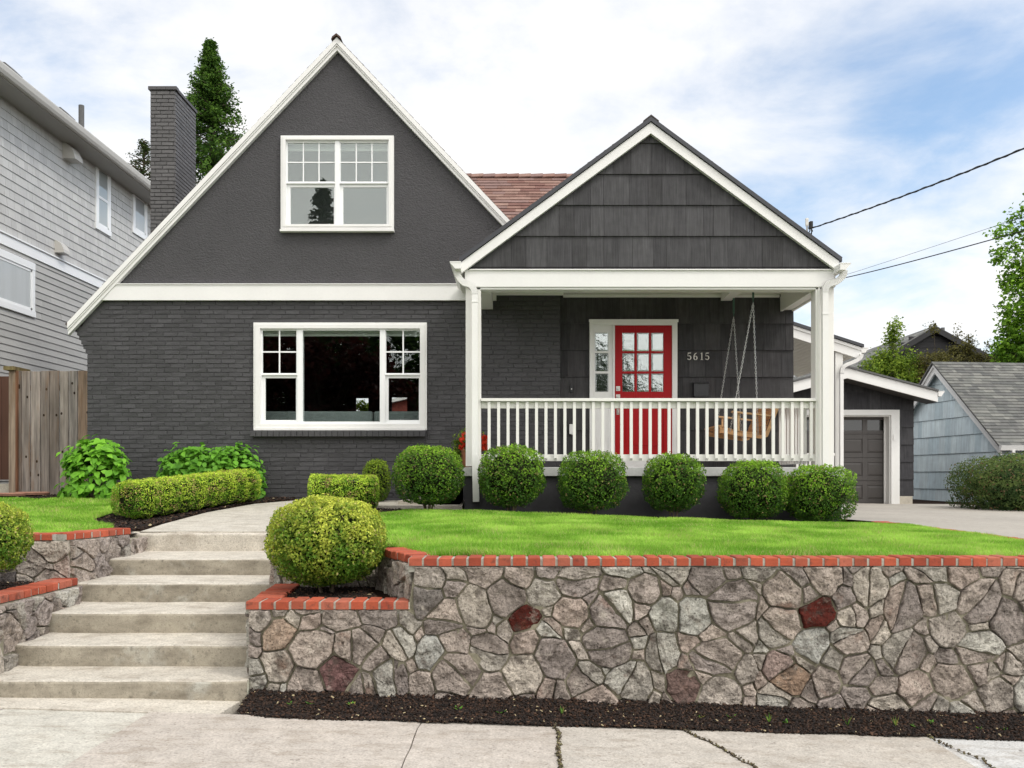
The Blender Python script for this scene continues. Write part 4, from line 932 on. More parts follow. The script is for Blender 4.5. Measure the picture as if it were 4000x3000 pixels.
# railing
rail = MB(); ra0, ra1 = FX(1879, YP), FX(3206, YP); yR = YP + .03
def rz_(a, b): return FZ(b, yR), FZ(a, yR)
z0, z1 = rz_(1557, 1568.5); rail.box(ra0, FX(3186, YP), yR - .06, yR + .08, z0, z1)
z0, z1 = rz_(1568.6, 1595); rail.box(ra0, FX(3200, YP) - .03, yR, yR + .04, z0, z1 - .001)
z0, z1 = rz_(1775, 1801); rail.box(ra0, FX(3200, YP) - .03, yR, yR + .04, z0, z1)
railing = rail.build('porch_railing', 'whitewood', house, bevel=.003)
proto = None; wb = 11.4 * 11.6 / F
for k in range(35):
    x = FX(1904.7 + 37.1 * k, 11.62)
    if proto is None:
        mb = MB(); zt, zm, zb_ = FZ(1569, 11.62), FZ(1790, 11.62), FZ(1797, 11.62)
        mb.prism([(x, yR - .001, zt), (x, yR - .001, zb_ - .004), (x, yR - .040, zm), (x, yR - .040, zt)], (wb, 0, 0)); proto = mb.build('baluster', 'whitewood', railing); px0_ = x
    else:
        c = proto.copy(); COL.objects.link(c); c.parent = railing; c.location.x = proto.location.x + x - px0_
# side railing
sx = FX(3186, YP) - .03; mb = MB(); zt = FZ(1557, yR)
mb.box(sx - .05, sx + .08, YP + .2, YS - .03, zt - .04, zt); mb.box(sx, sx + .04, YP + .2, YS - .03, zt - .125, zt - .041); z0, z1 = rz_(1775, 1801); mb.box(sx, sx + .04, YP + .2, YS - .03, z0, z1)
sr = mb.build('side_railing', 'whitewood', house, bevel=.003); proto2 = None
for k in range(11):
    y = YP + .26 + .124 * k
    if proto2 is None: mb = MB(); mb.box(sx - .04, sx - .001, y, y + .038, z0 - .03, zt - .041); proto2 = mb.build('baluster', 'whitewood', sr)
    else: c = proto2.copy(); COL.objects.link(c); c.parent = sr; c.location.y = proto2.location.y + .124 * k
# --- door and sidelight
YD = YS - .055
mb = MB(); fr = (FX(2303, YD), FX(2645, YD), ZFL, FZ(1252, YD)); dr = (FX(2401, YD), FX(2625, YD), ZFL + .125, FZ(1271, YD)); sl = (FX(2316, YD), FX(2393, YD), ZFL + .05, FZ(1270, YD))
holes_boxes(mb, fr, [dr, sl], YD - .03, YD + .05); mb.box(fr[0] - .012, fr[1] + .012, YD - .045, YD - .0301, fr[3] - .03, fr[3] + .012); df = mb.build('door_frame', 'white', house, bevel=.003)
pn = [[1299.5, 1371.5], [1379, 1450.5], [1459, 1530.5]]; pxs = [[2431, 2479], [2488, 2535.5], [2544, 2592]]
mb = MB(); hs = [rect((a[0], a[1], b[0], b[1]), YD) for a in pxs for b in pn]; low = (FX(2431, YD), FX(2592, YD), ZFL + .28, FZ(1573, YD))
holes_boxes(mb, dr, hs + [low], YD + .0, YD + .044); mb.box(*low[:2], YD + .012, YD + .04, *low[2:])
mb.box(low[0] + .05, low[1] - .05, YD + .003, YD + .012, low[2] + .05, low[3] - .05); door = mb.build('front_door', 'reddoor', df, bevel=.004)
for h in hs:
    g = MB(); b = .022 # bevelled pane
    g.hexa([(h[0] - .002, YD + .016, h[2] - .002), (h[1] + .002, YD + .016, h[2] - .002), (h[1] + .002, YD + .016, h[3] + .002), (h[0] - .002, YD + .016, h[3] + .002)],
           [(h[0] + b, YD + .009, h[2] + b), (h[1] - b, YD + .009, h[2] + b), (h[1] - b, YD + .009, h[3] - b), (h[0] + b, YD + .009, h[3] - b)])
    g.build('door_pane', 'glassdoor', door if False else df)
mb = MB(); sp = [rect((2325, 2376.5, a[0], a[1]), YD) for a in pn]; slow = (FX(2330, YD), FX(2376, YD), ZFL + .28, FZ(1573, YD))
holes_boxes(mb, sl, sp + [slow], YD + .0, YD + .04); mb.box(*slow[:2], YD + .01, YD + .036, *slow[2:]); sld = mb.build('sidelight', 'white', df, bevel=.003)
for h in sp:
    g = MB(); b = .016
    g.hexa([(h[0] - .002, YD + .016, h[2] - .002), (h[1] + .002, YD + .016, h[2] - .002), (h[1] + .002, YD + .016, h[3] + .002), (h[0] - .002, YD + .016, h[3] + .002)],
           [(h[0] + b, YD + .009, h[2] + b), (h[1] - b, YD + .009, h[2] + b), (h[1] - b, YD + .009, h[3] - b), (h[0] + b, YD + .009, h[3] - b)])
    g.build('sidelight_pane', 'glassdoor', df)
mb = MB(); mb.box(dr[0] - .02, dr[1] + .02, YD - .02, YD + .05, ZFL + .001, dr[2] - .002); mb.build('threshold', 'white', df)
mb = MB(); hx = FX(2414, YD)
for py in (1518, 1550):
    z = FZ(py, YD); mb.box(hx - .03, hx + .03, YD - .008, YD, z - .035, z + .035); mb.tube([(hx, YD - .008, z), (hx, YD - .035, z)], .02, 12)
mb.tube([(hx, YD - .02, FZ(1600, YD)), (hx, YD - .05, FZ(1605, YD)), (hx, YD - .05, FZ(1612, YD)), (hx, YD - .012, FZ(1616, YD))], .008, 8); mb.box(hx - .02, hx + .02, YD - .01, YD, FZ(1620, YD), FZ(1597, YD))
mb.build('door_handle', 'steel', df, bevel=.002)
mb = MB(); mb.box(fr[0], fr[1], YD + .07, YD + .075, ZFL, fr[3] - .02); mb.build('hall_backing', 'room', house)
# doorbell, outlet
mb = MB(); mb.box(FX(2227, YS), FX(2237, YS), YS - .05, YS - .02, FZ(1533, YS), FZ(1504, YS)); db = mb.build('doorbell', 'black', house, bevel=.003)
mb = MB(); mb.tube([(FX(2232, YS), YS - .057, FZ(1521, YS)), (FX(2232, YS), YS - .05, FZ(1521, YS))], .009, 12); mb.build('bell_button', 'steel', db)
mb = MB(); mb.box(FX(2223, YS), FX(2242, YS), YS - .07, YS - .02, FZ(1696, YS), FZ(1658, YS)); mb.box(FX(2231, YS), FX(2238, YS), YS - .06, YS - .03, FZ(1699, YS), FZ(1696, YS)); mb.build('outlet_cover', 'white', house, bevel=.003)
# --- gutters and downspouts
def gutter(x, y0, y1, z, s, m, parent, w=.125, h=.10):
    """K-profile running along Y; s=+1 opens to the right."""
    pr = [(0, 0), (0, -h), (w * .55 * s, -h), (w * .72 * s, -h * .62), (w * s, -h * .18), (w * s, 0)]
    mb = MB(); mb.prism([(x + p[0], y0, z + p[1]) for p in pr], (0, y1 - y0, 0)); mb.box(min(x, x + w * s) - .004, max(x, x + w * s) + .004, y0 - .004, y0 + .012, z - .008, z + .006); return mb.build('gutter', m, parent)
gut1 = gutter(FX(1800, 11.4), 11.38, 12.9, FZ(1024, 11.4), -1, 'white', house, w=.135, h=.085); gut2 = gutter(FX(3280, 11.4), 11.38, 14.5, FZ(1029, 11.4), 1, 'white', house, w=.135, h=.085)
def ribs(mb, pts, w, d):
    mb.rect_tube(pts, w, d)
    for k in range(1, len(pts) - 1):
        p = Vector(pts[k]); t = (Vector(pts[k + 1]) - Vector(pts[k - 1])).normalized() * .004; mb.rect_tube([p - t, p + t], w + .007, d + .007)
def curve_pts(P, Y, n=5):
    out_ = []
    for i in range(len(P) - 1):
        p0 = P[max(i - 1, 0)]; p1 = P[i]; p2 = P[i + 1]; p3 = P[min(i + 2, len(P) - 1)]
        for k in range(n):
            t = k / n; q = [.5 * (2 * p1[j] + (p2[j] - p0[j]) * t + (2 * p0[j] - 5 * p1[j] + 4 * p2[j] - p3[j]) * t * t + (3 * p1[j] - p0[j] - 3 * p2[j] + p3[j]) * t ** 3) for j in (0, 1)]
            out_.append((FX(q[0], Y), Y, FZ(q[1], Y)))
    out_.append((FX(P[-1][0], Y), Y, FZ(P[-1][1], Y))); return out_
YDn = 11.56; wd = 22.5 * YDn / F
mb = MB(); ribs(mb, curve_pts([(1788, 1050), (1789, 1078), (1812, 1105), (1838, 1114), (1853, 1134), (1855, 1150)], YDn), wd, .06)
mb.rect_tube([(FX(1855, YDn), YDn, FZ(1148, YDn)), (FX(1856, YDn), YDn, FZ(1778, YDn))], wd, .058); mb.rect_tube([(FX(1856, YDn), YDn - .003, FZ(1774, YDn)), (FX(1860, YDn), YDn - .003, FZ(1960, YDn))], wd * 1.1, .064)
mb.rect_tube([(FX(1855, YDn), YDn - .002, FZ(1176, YDn)), (FX(1855, YDn), YDn - .002, FZ(1182, YDn))], wd * 1.08, .064); mb.build('downspout', 'white', house)
mb = MB(); ribs(mb, curve_pts([(3296, 1056), (3292, 1078), (3268, 1100), (3240, 1108), (3225, 1124), (3222, 1142)], YDn), wd, .06)
mb.rect_tube([(FX(3222, YDn), YDn, FZ(1140, YDn)), (FX(3223, YDn), YDn, FZ(1880, YDn))], wd, .058); mb.rect_tube([(FX(3222, YDn), YDn - .002, FZ(1224, YDn)), (FX(3222, YDn), YDn - .002, FZ(1230, YDn))], wd * 1.08, .064); mb.build('downspout', 'white', house)

# --- pipe along the foot of the brick wall
mb = MB((.05, .05, .052)); mb.tube([(-5.7, 12.93, 1.40), (-3.9, 12.93, 1.39)], .022, 10); mb.build('wall_pipe', 'paint_brick', house)
# --- service mast on the porch roof
mast = thing('service_mast', (FX(3154, 13.6), 13.6, 5.2), 'small metal electrical service mast with cable box on the porch roof', 'mast')
mx, my = FX(3154, 13.6), 13.6
mb = MB(); mb.tube([(mx, my, 5.0), (mx - .01, my, FZ(852, my))], .013, 8); 
for k in range(6): mb.box(mx - .028, mx + .012, my - .02, my + .02, FZ(882 - k * 5, my), FZ(880 - k * 5, my) + .006)
mb.build('mast_pipe', 'steel', mast)
mb = MB(); mb.box(FX(3161, my), FX(3173, my), my - .04, my + .04, FZ(893, my), FZ(866, my)); mb.build('weather_head', 'wire', mast, bevel=.006)
mb = MB()
for a, b in ((3158, 3150), (3164, 3170), (3168, 3160)): mb.tube([(FX(a, my), my, FZ(890, my)), (FX(a + 2, my), my - .05, FZ(905, my)), (FX(b, my), my, FZ(925, my))], .008, 6)
mb.build('drip_loop', 'wire', mast)

# --- side portico further back
Yq = 16.0; po = MB(); q0, q1 = (FX(3060, Yq), FZ(1259, Yq)), (FX(3365, Yq), FZ(1358, Yq)); tq = 46 * Yq / F
po.prism([(q0[0], Yq, q0[1]), (q1[0], Yq, q1[1]), (q1[0], Yq, q1[1] - tq), (q0[0], Yq, q0[1] - tq)], (0, .04, 0))
s_ = (q1[1] - q0[1]) / (q1[0] - q0[0])
po.prism([(q0[0], Yq - .02, q0[1] + .0), (q1[0], Yq - .02, q1[1]), (q1[0], Yq - .02, q1[1] - .055), (q0[0], Yq - .02, q0[1] - .055)], (0, .0195, 0))
po.build('side_porch_fascia', 'white', house)
po = MB(); po.prism([(q0[0], Yq - .05, q0[1] + .06), (q1[0] + .03, Yq - .05, q1[1] + .055), (q1[0] + .03, Yq - .05, q1[1] + .003), (q0[0], Yq - .05, q0[1] + .003)], (0, 3.6, 0)); po.build('side_porch_roof', 'darkmetal', house)
po = MB(); x = q0[0]
while x < q1[0] - .06:
    z = q0[1] + (x - q0[0]) * s_ - tq * .75; po.prism([(x, Yq + .041, z), (x + .07, Yq + .041, z + .07 * s_), (x + .07, Yq + .041, z + .07 * s_ + .02), (x, Yq + .041, z + .02)], (0, 3.4, 0)); po.box(x + .07, x + .08, Yq + .041, Yq + 3.4, z + .07 * s_ + .008, z + .03 + .07 * s_); x += .08
po.build('side_porch_ceiling', 'soffit', house)
po = MB(); po.box(q0[0], q1[0] - .3, Yq + 3.1, Yq + 3.3, 3.42, 3.72); po.build('side_porch_beam', 'white', house)
po = MB(); po.box(FX(3258, 16.1), FX(3288, 16.1), 16.04, 16.2, .95, FZ(1378, 16.1)); po.build('side_porch_post', 'whitewood', house, bevel=.004)
gutter(q1[0] + .005, Yq, Yq + 3.4, q1[1] + .0, 1, 'white', house, w=.12, h=.09)
po = MB(); ribs(po, curve_pts([(3364, 1384), (3360, 1398), (3338, 1412), (3304, 1426), (3290, 1440), (3287, 1460)], 15.95), .06, .05); po.rect_tube([(FX(3287, 15.95), 15.95, FZ(1458, 15.95)), (FX(3287, 15.95), 15.95, 1.0)], .06, .05); po.build('downspout', 'white', house)
po = MB()
for k in range(9):
    x = FX(3110 + k * 17, 15.2); po.box(x, x + .04, 15.2, 15.24, .95, 1.95)
po.box(FX(3100, 15.2), FX(3260, 15.2), 15.18, 15.26, 1.955, 2.0); po.build('side_step_railing', 'whitewood', house)

# ---------------------------------------------------------------- things on the porch
num = thing('house_number', (FX(2728, YS), YS - .03, FZ(1402, YS)), 'pale metal house number 5615 on the dark shingles right of the door', 'house number')
def ribbon(mb, pts, ws, o, sc, y):
    pts = [Vector((p[0], 0, p[1])) for p in pts]
    for k in range(len(pts) - 1):
        a, b = pts[k], pts[k + 1]; d = (b - a).normalized(); nn = Vector((-d.z, 0, d.x)); w0, w1 = ws[k] / 2, ws[k + 1] / 2
        q = [a - nn * w0 - d * .01, b - nn * w1 + d * .01, b + nn * w1 + d * .01, a + nn * w0 - d * .01]
        mb.prism([(o[0] + p.x * sc, y - .0003 * k, o[2] + p.z * sc) for p in q], (0, .008, 0))
def arc(cx, cy, rx, ry, a0, a1, n=14): return [(cx + rx * math.cos(R(a0 + (a1 - a0) * k / n)), cy + ry * math.sin(R(a0 + (a1 - a0) * k / n))) for k in range(n + 1)]
def tw(n, a, b): return [a + (b - a) * math.sin(math.pi * k / n) for k in range(n + 1)]
def digit(ch, mb, o, sc, y):
    if ch == '5':
        ribbon(mb, [(.12, .93), (.52, .97)], [.13, .10], o, sc, y); ribbon(mb, [(.13, .95), (.10, .53)], [.05, .05], o, sc, y)
        a = arc(.28, .31, .24, .27, 130, -140); ribbon(mb, a, tw(14, .04, .13), o, sc, y); ribbon(mb, arc(.10, .14, .03, .03, 0, 360, 8), [.06] * 9, o, sc, y)
    if ch == '6':
        a = arc(.52, .30, .46, .66, 95, 175, 10); ribbon(mb, a, tw(10, .05, .12), o, sc, y); ribbon(mb, arc(.30, .28, .22, .26, 0, 360, 18), [.05 + .08 * abs(math.cos(math.pi * k / 9)) for k in range(19)], o, sc, y)
    if ch == '1':
        ribbon(mb, [(.30, .99), (.30, .03)], [.12, .12], o, sc, y); ribbon(mb, [(.12, .86), (.28, .96)], [.04, .07], o, sc, y); ribbon(mb, [(.12, .02), (.48, .02)], [.045, .045], o, sc, y)
for k, (ch, px) in enumerate(zip('5615', (2684, 2708, 2733, 2754))):
    mb = MB(); digit(ch, mb, (FX(px, YS - .04), 0, FZ(1406, YS - .04)), 28 * YS / F, YS - .045); mb.build('digit', 'digit', num)
mbx = thing('mailbox', (FX(2732, YS), YS - .06, FZ(1552, YS)), 'black wall mailbox with embossed lettering below the house number', 'mailbox')
x0, x1, z0, z1 = FX(2704, YS), FX(2761, YS), FZ(1553, YS), FZ(1494, YS); mb = MB()
c = .02; mb.prism([(x0 + c, YS - .13, z0), (x1 - c, YS - .13, z0), (x1, YS - .13, z0 + c), (x1, YS - .13, z1 - .03), (x0, YS - .13, z1 - .03), (x0, YS - .13, z0 + c)], (0, .11, 0))
mb.prism([(x0 + c + .012, YS - .134, z0 + .012), (x1 - c - .012, YS - .134, z0 + .012), (x1 - .012, YS - .134, z0 + c + .012), (x1 - .012, YS - .134, z1 - .05), (x0 + .012, YS - .134, z1 - .05), (x0 + .012, YS - .134, z0 + c + .012)], (0, .0035, 0)); mb.build('box_body', 'black', mbx, bevel=.003)
mb = MB(); mb.hexa([(x0 - .006, YS - .145, z1 - .032), (x1 + .006, YS - .145, z1 - .032), (x1 + .006, YS - .022, z1 - .032), (x0 - .006, YS - .022, z1 - .032)], [(x0 - .006, YS - .14, z1 - .018), (x1 + .006, YS - .14, z1 - .018), (x1 + .006, YS - .022, z1), (x0 - .006, YS - .022, z1)]); mb.build('lid', 'black', mbx, bevel=.003)
def text(s, size, loc, m, parent, name, ext=.001):
    cu = bpy.data.curves.new(name, 'FONT'); cu.body = s; cu.size = size; cu.extrude = ext; cu.align_x = 'CENTER'; tmp = bpy.data.objects.new('tmp', cu); COL.objects.link(tmp)
    bpy.context.view_layer.update(); me = bpy.data.meshes.new_from_object(tmp); bpy.data.objects.remove(tmp)
    o = bpy.data.objects.new(name, me); COL.objects.link(o); me.materials.append(M[m]); o.parent = parent; o.rotation_euler = (R(90), 0, 0); o.location = Vector(loc) - wloc(parent); return o
text('Mail', .075, ((x0 + x1) / 2, YS - .1355, z0 + .028), 'black', mbx, 'lettering')
# swing
sw = thing('porch_swing', (3.1, 12.5, 2.1), 'slatted cedar porch swing seat hanging on chains behind the railing', 'porch swing')
Yn, Yf = 12.02, 12.95
def SP(px, py, y=Yn): return (FX(px, Yn), y, FZ(py, Yn))
mb = MB((.55, .30, .14)); F0, F1 = SP(2838, 1683), SP(2976, 1712)
for yy in (Yn, Yf - .04): mb.prism([SP(2812, 1666, yy), SP(2838, 1677, yy), SP(2976, 1700, yy), SP(2976, 1713, yy), SP(2900, 1704, yy), SP(2812, 1690, yy)], (0, .04, 0))
ns = 9
for k in range(ns):
    a = k / (ns - 1); p = Vector(SP(2808 + 140 * a, 1665 + 28 * a + 7 * math.sin(a * math.pi), Yn)); mb.obox(p, (.052, 0, -.009), (0, Yf - Yn, 0), (.002, 0, .02))
mb.build('seat', 'cedar', sw)
mb = MB((.50, .24, .10)); A = Vector(SP(2975, 1706)); B = Vector(SP(3026, 1576)); d = (B - A)
for k in range(6): mb.obox(A + d * (k + .06) / 6, d * .88 / 6, (0, Yf - Yn, 0), (.02, 0, .008))
mb.build('backrest', 'cedar', sw)
mb = MB((.60, .36, .18))
for yy in (Yn - .03, Yf - .01): mb.obox(A + Vector((.02, yy - Yn, -.02)), d * 1.03, (0, .04, 0), (.055, 0, .02))
mb.build('back_frame', 'cedar', sw)
for yy in (Yn - .05, Yf - .04):
    mb = MB((.60, .38, .20)); mb.obox(SP(2858, 1612, yy), Vector(SP(3007, 1628, yy)) - Vector(SP(2858, 1612, yy)), (0, .09, 0), (0, 0, .022)); mb.box(FX(2880, Yn), FX(2887, Yn), yy + .02, yy + .06, FZ(1683, Yn), FZ(1613, Yn)); mb.build('armrest', 'cedar', sw)
def chain(pa, pb, name):
    pa, pb = Vector(pa), Vector(pb); n = int((pb - pa).length / .034); d = (pb - pa) / n; u = d.normalized(); mb = MB()
    s1 = u.cross(Vector((0, 1, 0))).normalized(); s2 = u.cross(s1).normalized()
    for k in range(n):
        s = s1 if k % 2 else s2; c_ = pa + d * (k + .5); lw_, ll = .0095, .023; ring = [c_ + u * ll * math.cos(t) + s * lw_ * math.sin(t) for t in [2 * math.pi * j / 8 for j in range(9)]]; mb.tube(ring, .0032, 4, cap=False)
    mb.build(name, 'chain', sw)
ZH = ZC - .02
for yy, top in ((Yn, (2942, 1182)), (Yf - .04, None)):
    T = Vector((FX(2942, Yn), yy, FZ(1182, Yn))) if top else Vector((3.12, yy, FZ(1240, Yf)))
    for q in ((2851, 1686), (2961, 1700)): chain(T, (FX(q[0], Yn), yy - .01, FZ(q[1], Yn)), 'chain')
    mb = MB(); mb.tube([(T.x, yy, T.z), (T.x, yy, T.z + .05)], .006, 6); n = 40; mb.tube([(T.x + .012 * math.cos(k * 1.2), yy + .012 * math.sin(k * 1.2), T.z + .05 + (ZH - .0 - T.z - .05) * k / n) for k in range(n + 1)], .005, 5); mb.tube([(T.x, yy, T.z + .06), (T.x, yy, ZH)], .014, 8); mb.build('hanger_spring', 'spring', sw)
mb = MB(); mb.box(2.98, 3.13, YP + .25, YS - .05, ZC - .10, ZC - .001); mb.build('swing_joist', 'white', house)
# flower pot by the left post
fp = thing('flower_pot', (-.62, 12.0, ZFL), 'pot of bright red flowers and trailing greenery behind the left porch post', 'flower pot')
mb = MB(); mb.lathe((-.62, 12.0, ZFL + .003), [(.11, 0), (.15, .22), (.165, .22), (.165, .26), (.14, .26)], 20); mb.build('pot', 'pot', fp)
n = 700; D = sphere_dirs(n); P = np.array([-.62, 12.0, ZFL + .33]) + D * np.array([.26, .2, .20]) * rng.uniform(.3, 1, (n, 1)); tr = rng.uniform(0, 1, n) < .35; P[tr, 0] = -.80 + rng.normal(0, .03, tr.sum()); P[tr, 1] = 11.92; P[tr, 2] = ZFL + rng.uniform(.0, .35, tr.sum())
leaves('foliage', P, D, .05, mixc((.05, .10, .02), (.26, .36, .05), rng.uniform(0, 1, n)), 'leaf', fp, aspect=.6)
for q in ((1806, 1718), (1815, 1700), (1802, 1745), (1812, 1738), (1885, 1706), (1893, 1722), (1888, 1735), (1878, 1725), (1886, 1750), (1898, 1712), (1895, 1748)):
    c0 = np.array([FX(q[0], 11.85), 11.88 + rng.uniform(-.05, .08), FZ(q[1], 11.85)]); Dd = sphere_dirs(22); Dd[:, 1] = -abs(Dd[:, 1])
    leaves('flower', c0 + Dd * .035, Dd, .045, np.tile([.80, .05, .012], (22, 1)) * rng.uniform(.75, 1.1, (22, 1)), 'flower', fp, aspect=.7, tilt=.4)
# ================================================================ NEIGHBOURING BUILDINGS
# grey house on the left: its long side runs away from the street
XN = -9.25
def YN(px): return XN * F / (px - VX)
def ZN(px, py): return FZ(py, YN(px))
nb = thing('neighbour_house', (XN - 3, 18, 1.2), 'tall grey shingled house with white window trim on the far left', 'house')
y0n, y1n = 12.4, 27.0
SG = [(.50, .497, .48), (.52, .515, .495), (.485, .48, .465), (.505, .50, .485)]
zbt, zbb = ZN(0, 906), ZN(0, 952); zev = ZN(0, 345)
mb = MB(SG[0]); exg = .172
shingle_panel(mb, (XN, y0n, zbt), (0, 1, 0), (0, 0, 1), (1, 0, 0), [(0, 0), (y1n - y0n, 0), (y1n - y0n, zev - zbt + .1), (0, zev - zbt + .1)], exg, (.09, .24), .016, .002, SG, gap=.004, seed=31); mb.build('upper_siding', 'greyshingle', nb)
mb = MB(SG[1]); shingle_panel(mb, (XN, y0n, 1.0), (0, 1, 0), (0, 0, 1), (1, 0, 0), [(0, 0), (y1n - y0n, 0), (y1n - y0n, zbb - 1.0), (0, zbb - 1.0)], .1302, (1.6, 3.4), .017, .002, [(.41, .405, .385), (.425, .42, .40)], gap=.002, seed=32); mb.build('lower_siding', 'greysiding', nb)
mb = MB(); mb.box(XN - 8, XN, y0n, y1n, .8, zev + .1); mb.build('wall', 'greysiding', nb)
mb = MB(); mb.box(XN, XN + .035, y0n, y1n, zbb, zbt); mb.box(XN, XN + .06, y0n, y1n, zbt - .012, zbt + .016); mb.build('belt_board', 'vinyl', nb)
# eave, soffit, fascia gutter
xg = XN + .62; zg1 = 1.6 + (VY - 234) * (xg / (0 - VX)); zg0 = 1.6 + (VY - 268) * (xg / (0 - VX))
mb = MB(); mb.box(XN - .2, xg - .13, y0n - .3, y1n, zg0 - .02, zg0 + .01); mb.build('soffit', mat('greige_soffit', (.36, .345, .32), .6), nb)
mb = MB(); mb.prism([(xg - .13, y0n - .3, zg0 + .0), (xg - .05, y0n - .3, zg0), (xg - .02, y0n - .3, zg0 + .05), (xg, y0n - .3, zg1 - .02), (xg, y0n - .3, zg1), (xg - .13, y0n - .3, zg1)], (0, y1n - y0n, 0)); mb.build('gutter', 'gutter', nb)
mb = MB((.2, .2, .2)); mb.prism([(xg - .05, y0n - .3, zg1 + .01), (xg - 5, y0n - .3, zg1 + 2.0), (xg - 10, y0n - .3, zg1), (xg - 10, y0n - .3, zg1 - .1), (xg - 5, y0n - .3, zg1 + 1.9), (xg - .05, y0n - .3, zg1 - .06)], (0, y1n - y0n, 0)); mb.build('roof', 'roofdark', nb)
mb = MB(); mb.prism([(XN - 8, y1n - .02, zev), (XN, y1n - .02, zev), (XN - 4, y1n - .02, zg1 + 1.8)], (0, .02, 0)); mb.build('gable_end', 'greysiding', nb)
for px, py in ((60, 268), (270, 440)):
    y = YN(px + 12) * .94; z = zg1 + .12; mb = MB(); x = XN + .45; mb.prism([(x - .32, y - .14, z - .16), (x + .1, y - .14, z - .12), (x + .1, y - .14, z - .05), (x - .05, y - .14, z + .09), (x - .32, y - .14, z + .12)], (0, .28, 0)); mb.build('roof_vent', 'roofdark', nb)
y = YN(318) * .97; mb = MB(); mb.tube([(FX(318, y), y, zg1 - .1), (FX(318, y), y, FZ(412, y))], .055, 12); mb.build('vent_pipe', 'roofdark', nb)
def nwin(pxa, pxb, topb, botb, name, split, crown=False):
    """window in the neighbour's side: pixel columns of its near and far edge, heights at near edge."""
    ya, yb = YN(pxa), YN(pxb); z1, z0 = ZN(pxa, topb), ZN(pxa, botb); mb = MB(); t = .10
    mb.box(XN, XN + .04, ya, ya + t, z0, z1); mb.box(XN, XN + .04, yb - t, yb, z0, z1); mb.box(XN, XN + .045, ya, yb, z1 - t - .02, z1 + .02); mb.box(XN, XN + .045, ya - .02, yb + .02, z0 - .02, z0 + t); w = mb.build(name, 'vinyl', nb, bevel=.004)
    mb = MB(); e = .045; mb.box(XN + .0, XN + .03, ya + t, ya + t + e, z0 + t, z1 - t); mb.box(XN, XN + .03, yb - t - e, yb - t, z0 + t, z1 - t); mb.box(XN, XN + .03, ya + t, yb - t, z1 - t - .02 - e, z1 - t - .02); mb.box(XN, XN + .03, ya + t, yb - t, z0 + t, z0 + t + e)
    if split == 'h': zm = (z0 + z1) / 2 - .03; mb.box(XN, XN + .034, ya + t, yb - t, zm - .03, zm + .03)
    if split == 'v': ym = ya + (yb - ya) * .30; mb.box(XN, XN + .034, ym - .05, ym + .05, z0 + t, z1 - t)
    mb.build('sash', 'vinyl', w)
    g = MB(); g.poly([(XN + .026, ya + t, z0 + t), (XN + .026, yb - t, z0 + t), (XN + .026, yb - t, z1 - t), (XN + .026, ya + t, z1 - t)]); g.build('pane', 'glassup', w)
    g = MB(); g.box(XN + .0185, XN + .0195, ya + t, yb - t, z0 + t, z1 - t); g.build('curtain', mat('net_curtain', (.50, .49, .52), .8, var=((1.2, .10, (1, 6, .2)),)) if split != 'h' else mat('dim_curtain', (.45, .45, .46), .8), w)
nwin(370, 427, 622, 888, 'window', 'h'); nwin(515, 570, 735, 905, 'window', 0)
nwin(-120, 130, 925, 1135 + 20, 'window', 'v')
for px, py, s in ((242, 590, 1.0), (212, 965, .75)):
    y = YN(px); z = FZ(py, y); mb = MB(); w = .15 * s; mb.prism([(XN, y, z - .14 * s), (XN + .26 * s, y, z - .14 * s), (XN + .25 * s, y, z - .05 * s), (XN + .18 * s, y, z + .09 * s), (XN + .08 * s, y, z + .17 * s), (XN, y, z + .20 * s)], (0, .34 * s, 0)); mb.build('wall_vent', 'gutter', nb)

# cedar fence and brown gate
fence = thing('cedar_fence', (-7.2, 13.9, 1.4), 'weathered grey cedar board fence between the two houses', 'fence')
YFc = 13.9; zt, zbm = FZ(1449, YFc), 1.30; bx = [75, 103, 123, 159, 197, 235, 271, 306, 343]
for k, (a, b) in enumerate(zip([x for x in (41 * 1.0, 70, 83, 119, 158, 194, 232, 269, 304)], (68, 82, 118, 157, 193, 231, 268, 303, 350))):
    x0, x1 = FX(a, YFc), FX(b, YFc); mb = MB(); r = random.Random(k * 5); c = [(.28, .22, .165), (.19, .162, .14), (.23, .20, .175), (.28, .245, .215), (.22, .19, .165), (.20, .17, .145), (.30, .265, .23), (.27, .245, .22), (.30, .22, .16)][k]
    d = r.uniform(-.006, .006); mb.t = c; mb.box(x0 + .003, x1 - .003, YFc - (.06 if k == 0 else .0) + d, YFc + .02 + d, zbm, zt + r.uniform(-.006, .006)); 
    for q in range(2):
        kx, kz = r.uniform(x0 + .03, x1 - .03), r.uniform(1.6, 3.1); mb.lathe((kx, YFc + d - .0005 - (.06 if k == 0 else 0), kz), [(.001, 0), (.001, .0001)], 4) if False else None
        n = 10; ring = [(kx + .016 * math.cos(2 * math.pi * j / n), YFc + d - .0012 - (.06 if k == 0 else 0), kz + .022 * math.sin(2 * math.pi * j / n)) for j in range(n)]
        if k: mb.poly(ring, (.035, .022, .014))
    mb.build('fence_post' if k == 0 else 'board', 'fence', fence, bevel=.003)
mb = MB((.16, .13, .06)); mb.box(FX(30, YFc), FX(66, YFc) + .02, YFc - .12, YFc + .35, zt + .002, zt + .06); mb.build('post_cap', 'fence', fence)
mb = MB((.2, .1, .06)); mb.box(FX(68, YFc) - .0, FX(68, YFc) + .018, YFc - .055, YFc + .05, zbm, zt); mb.box(FX(72, YFc), -6.3, YFc + .03, YFc + .07, zbm + .3, zbm + .38); mb.box(FX(72, YFc), -6.3, YFc + .03, YFc + .07, zt - .3, zt - .22); mb.build('rail', 'fence', fence)
gate = thing('gate', (-8.6, 14.6, 1.35), 'dark brown painted wooden gate at the left edge beside the cedar fence', 'gate')
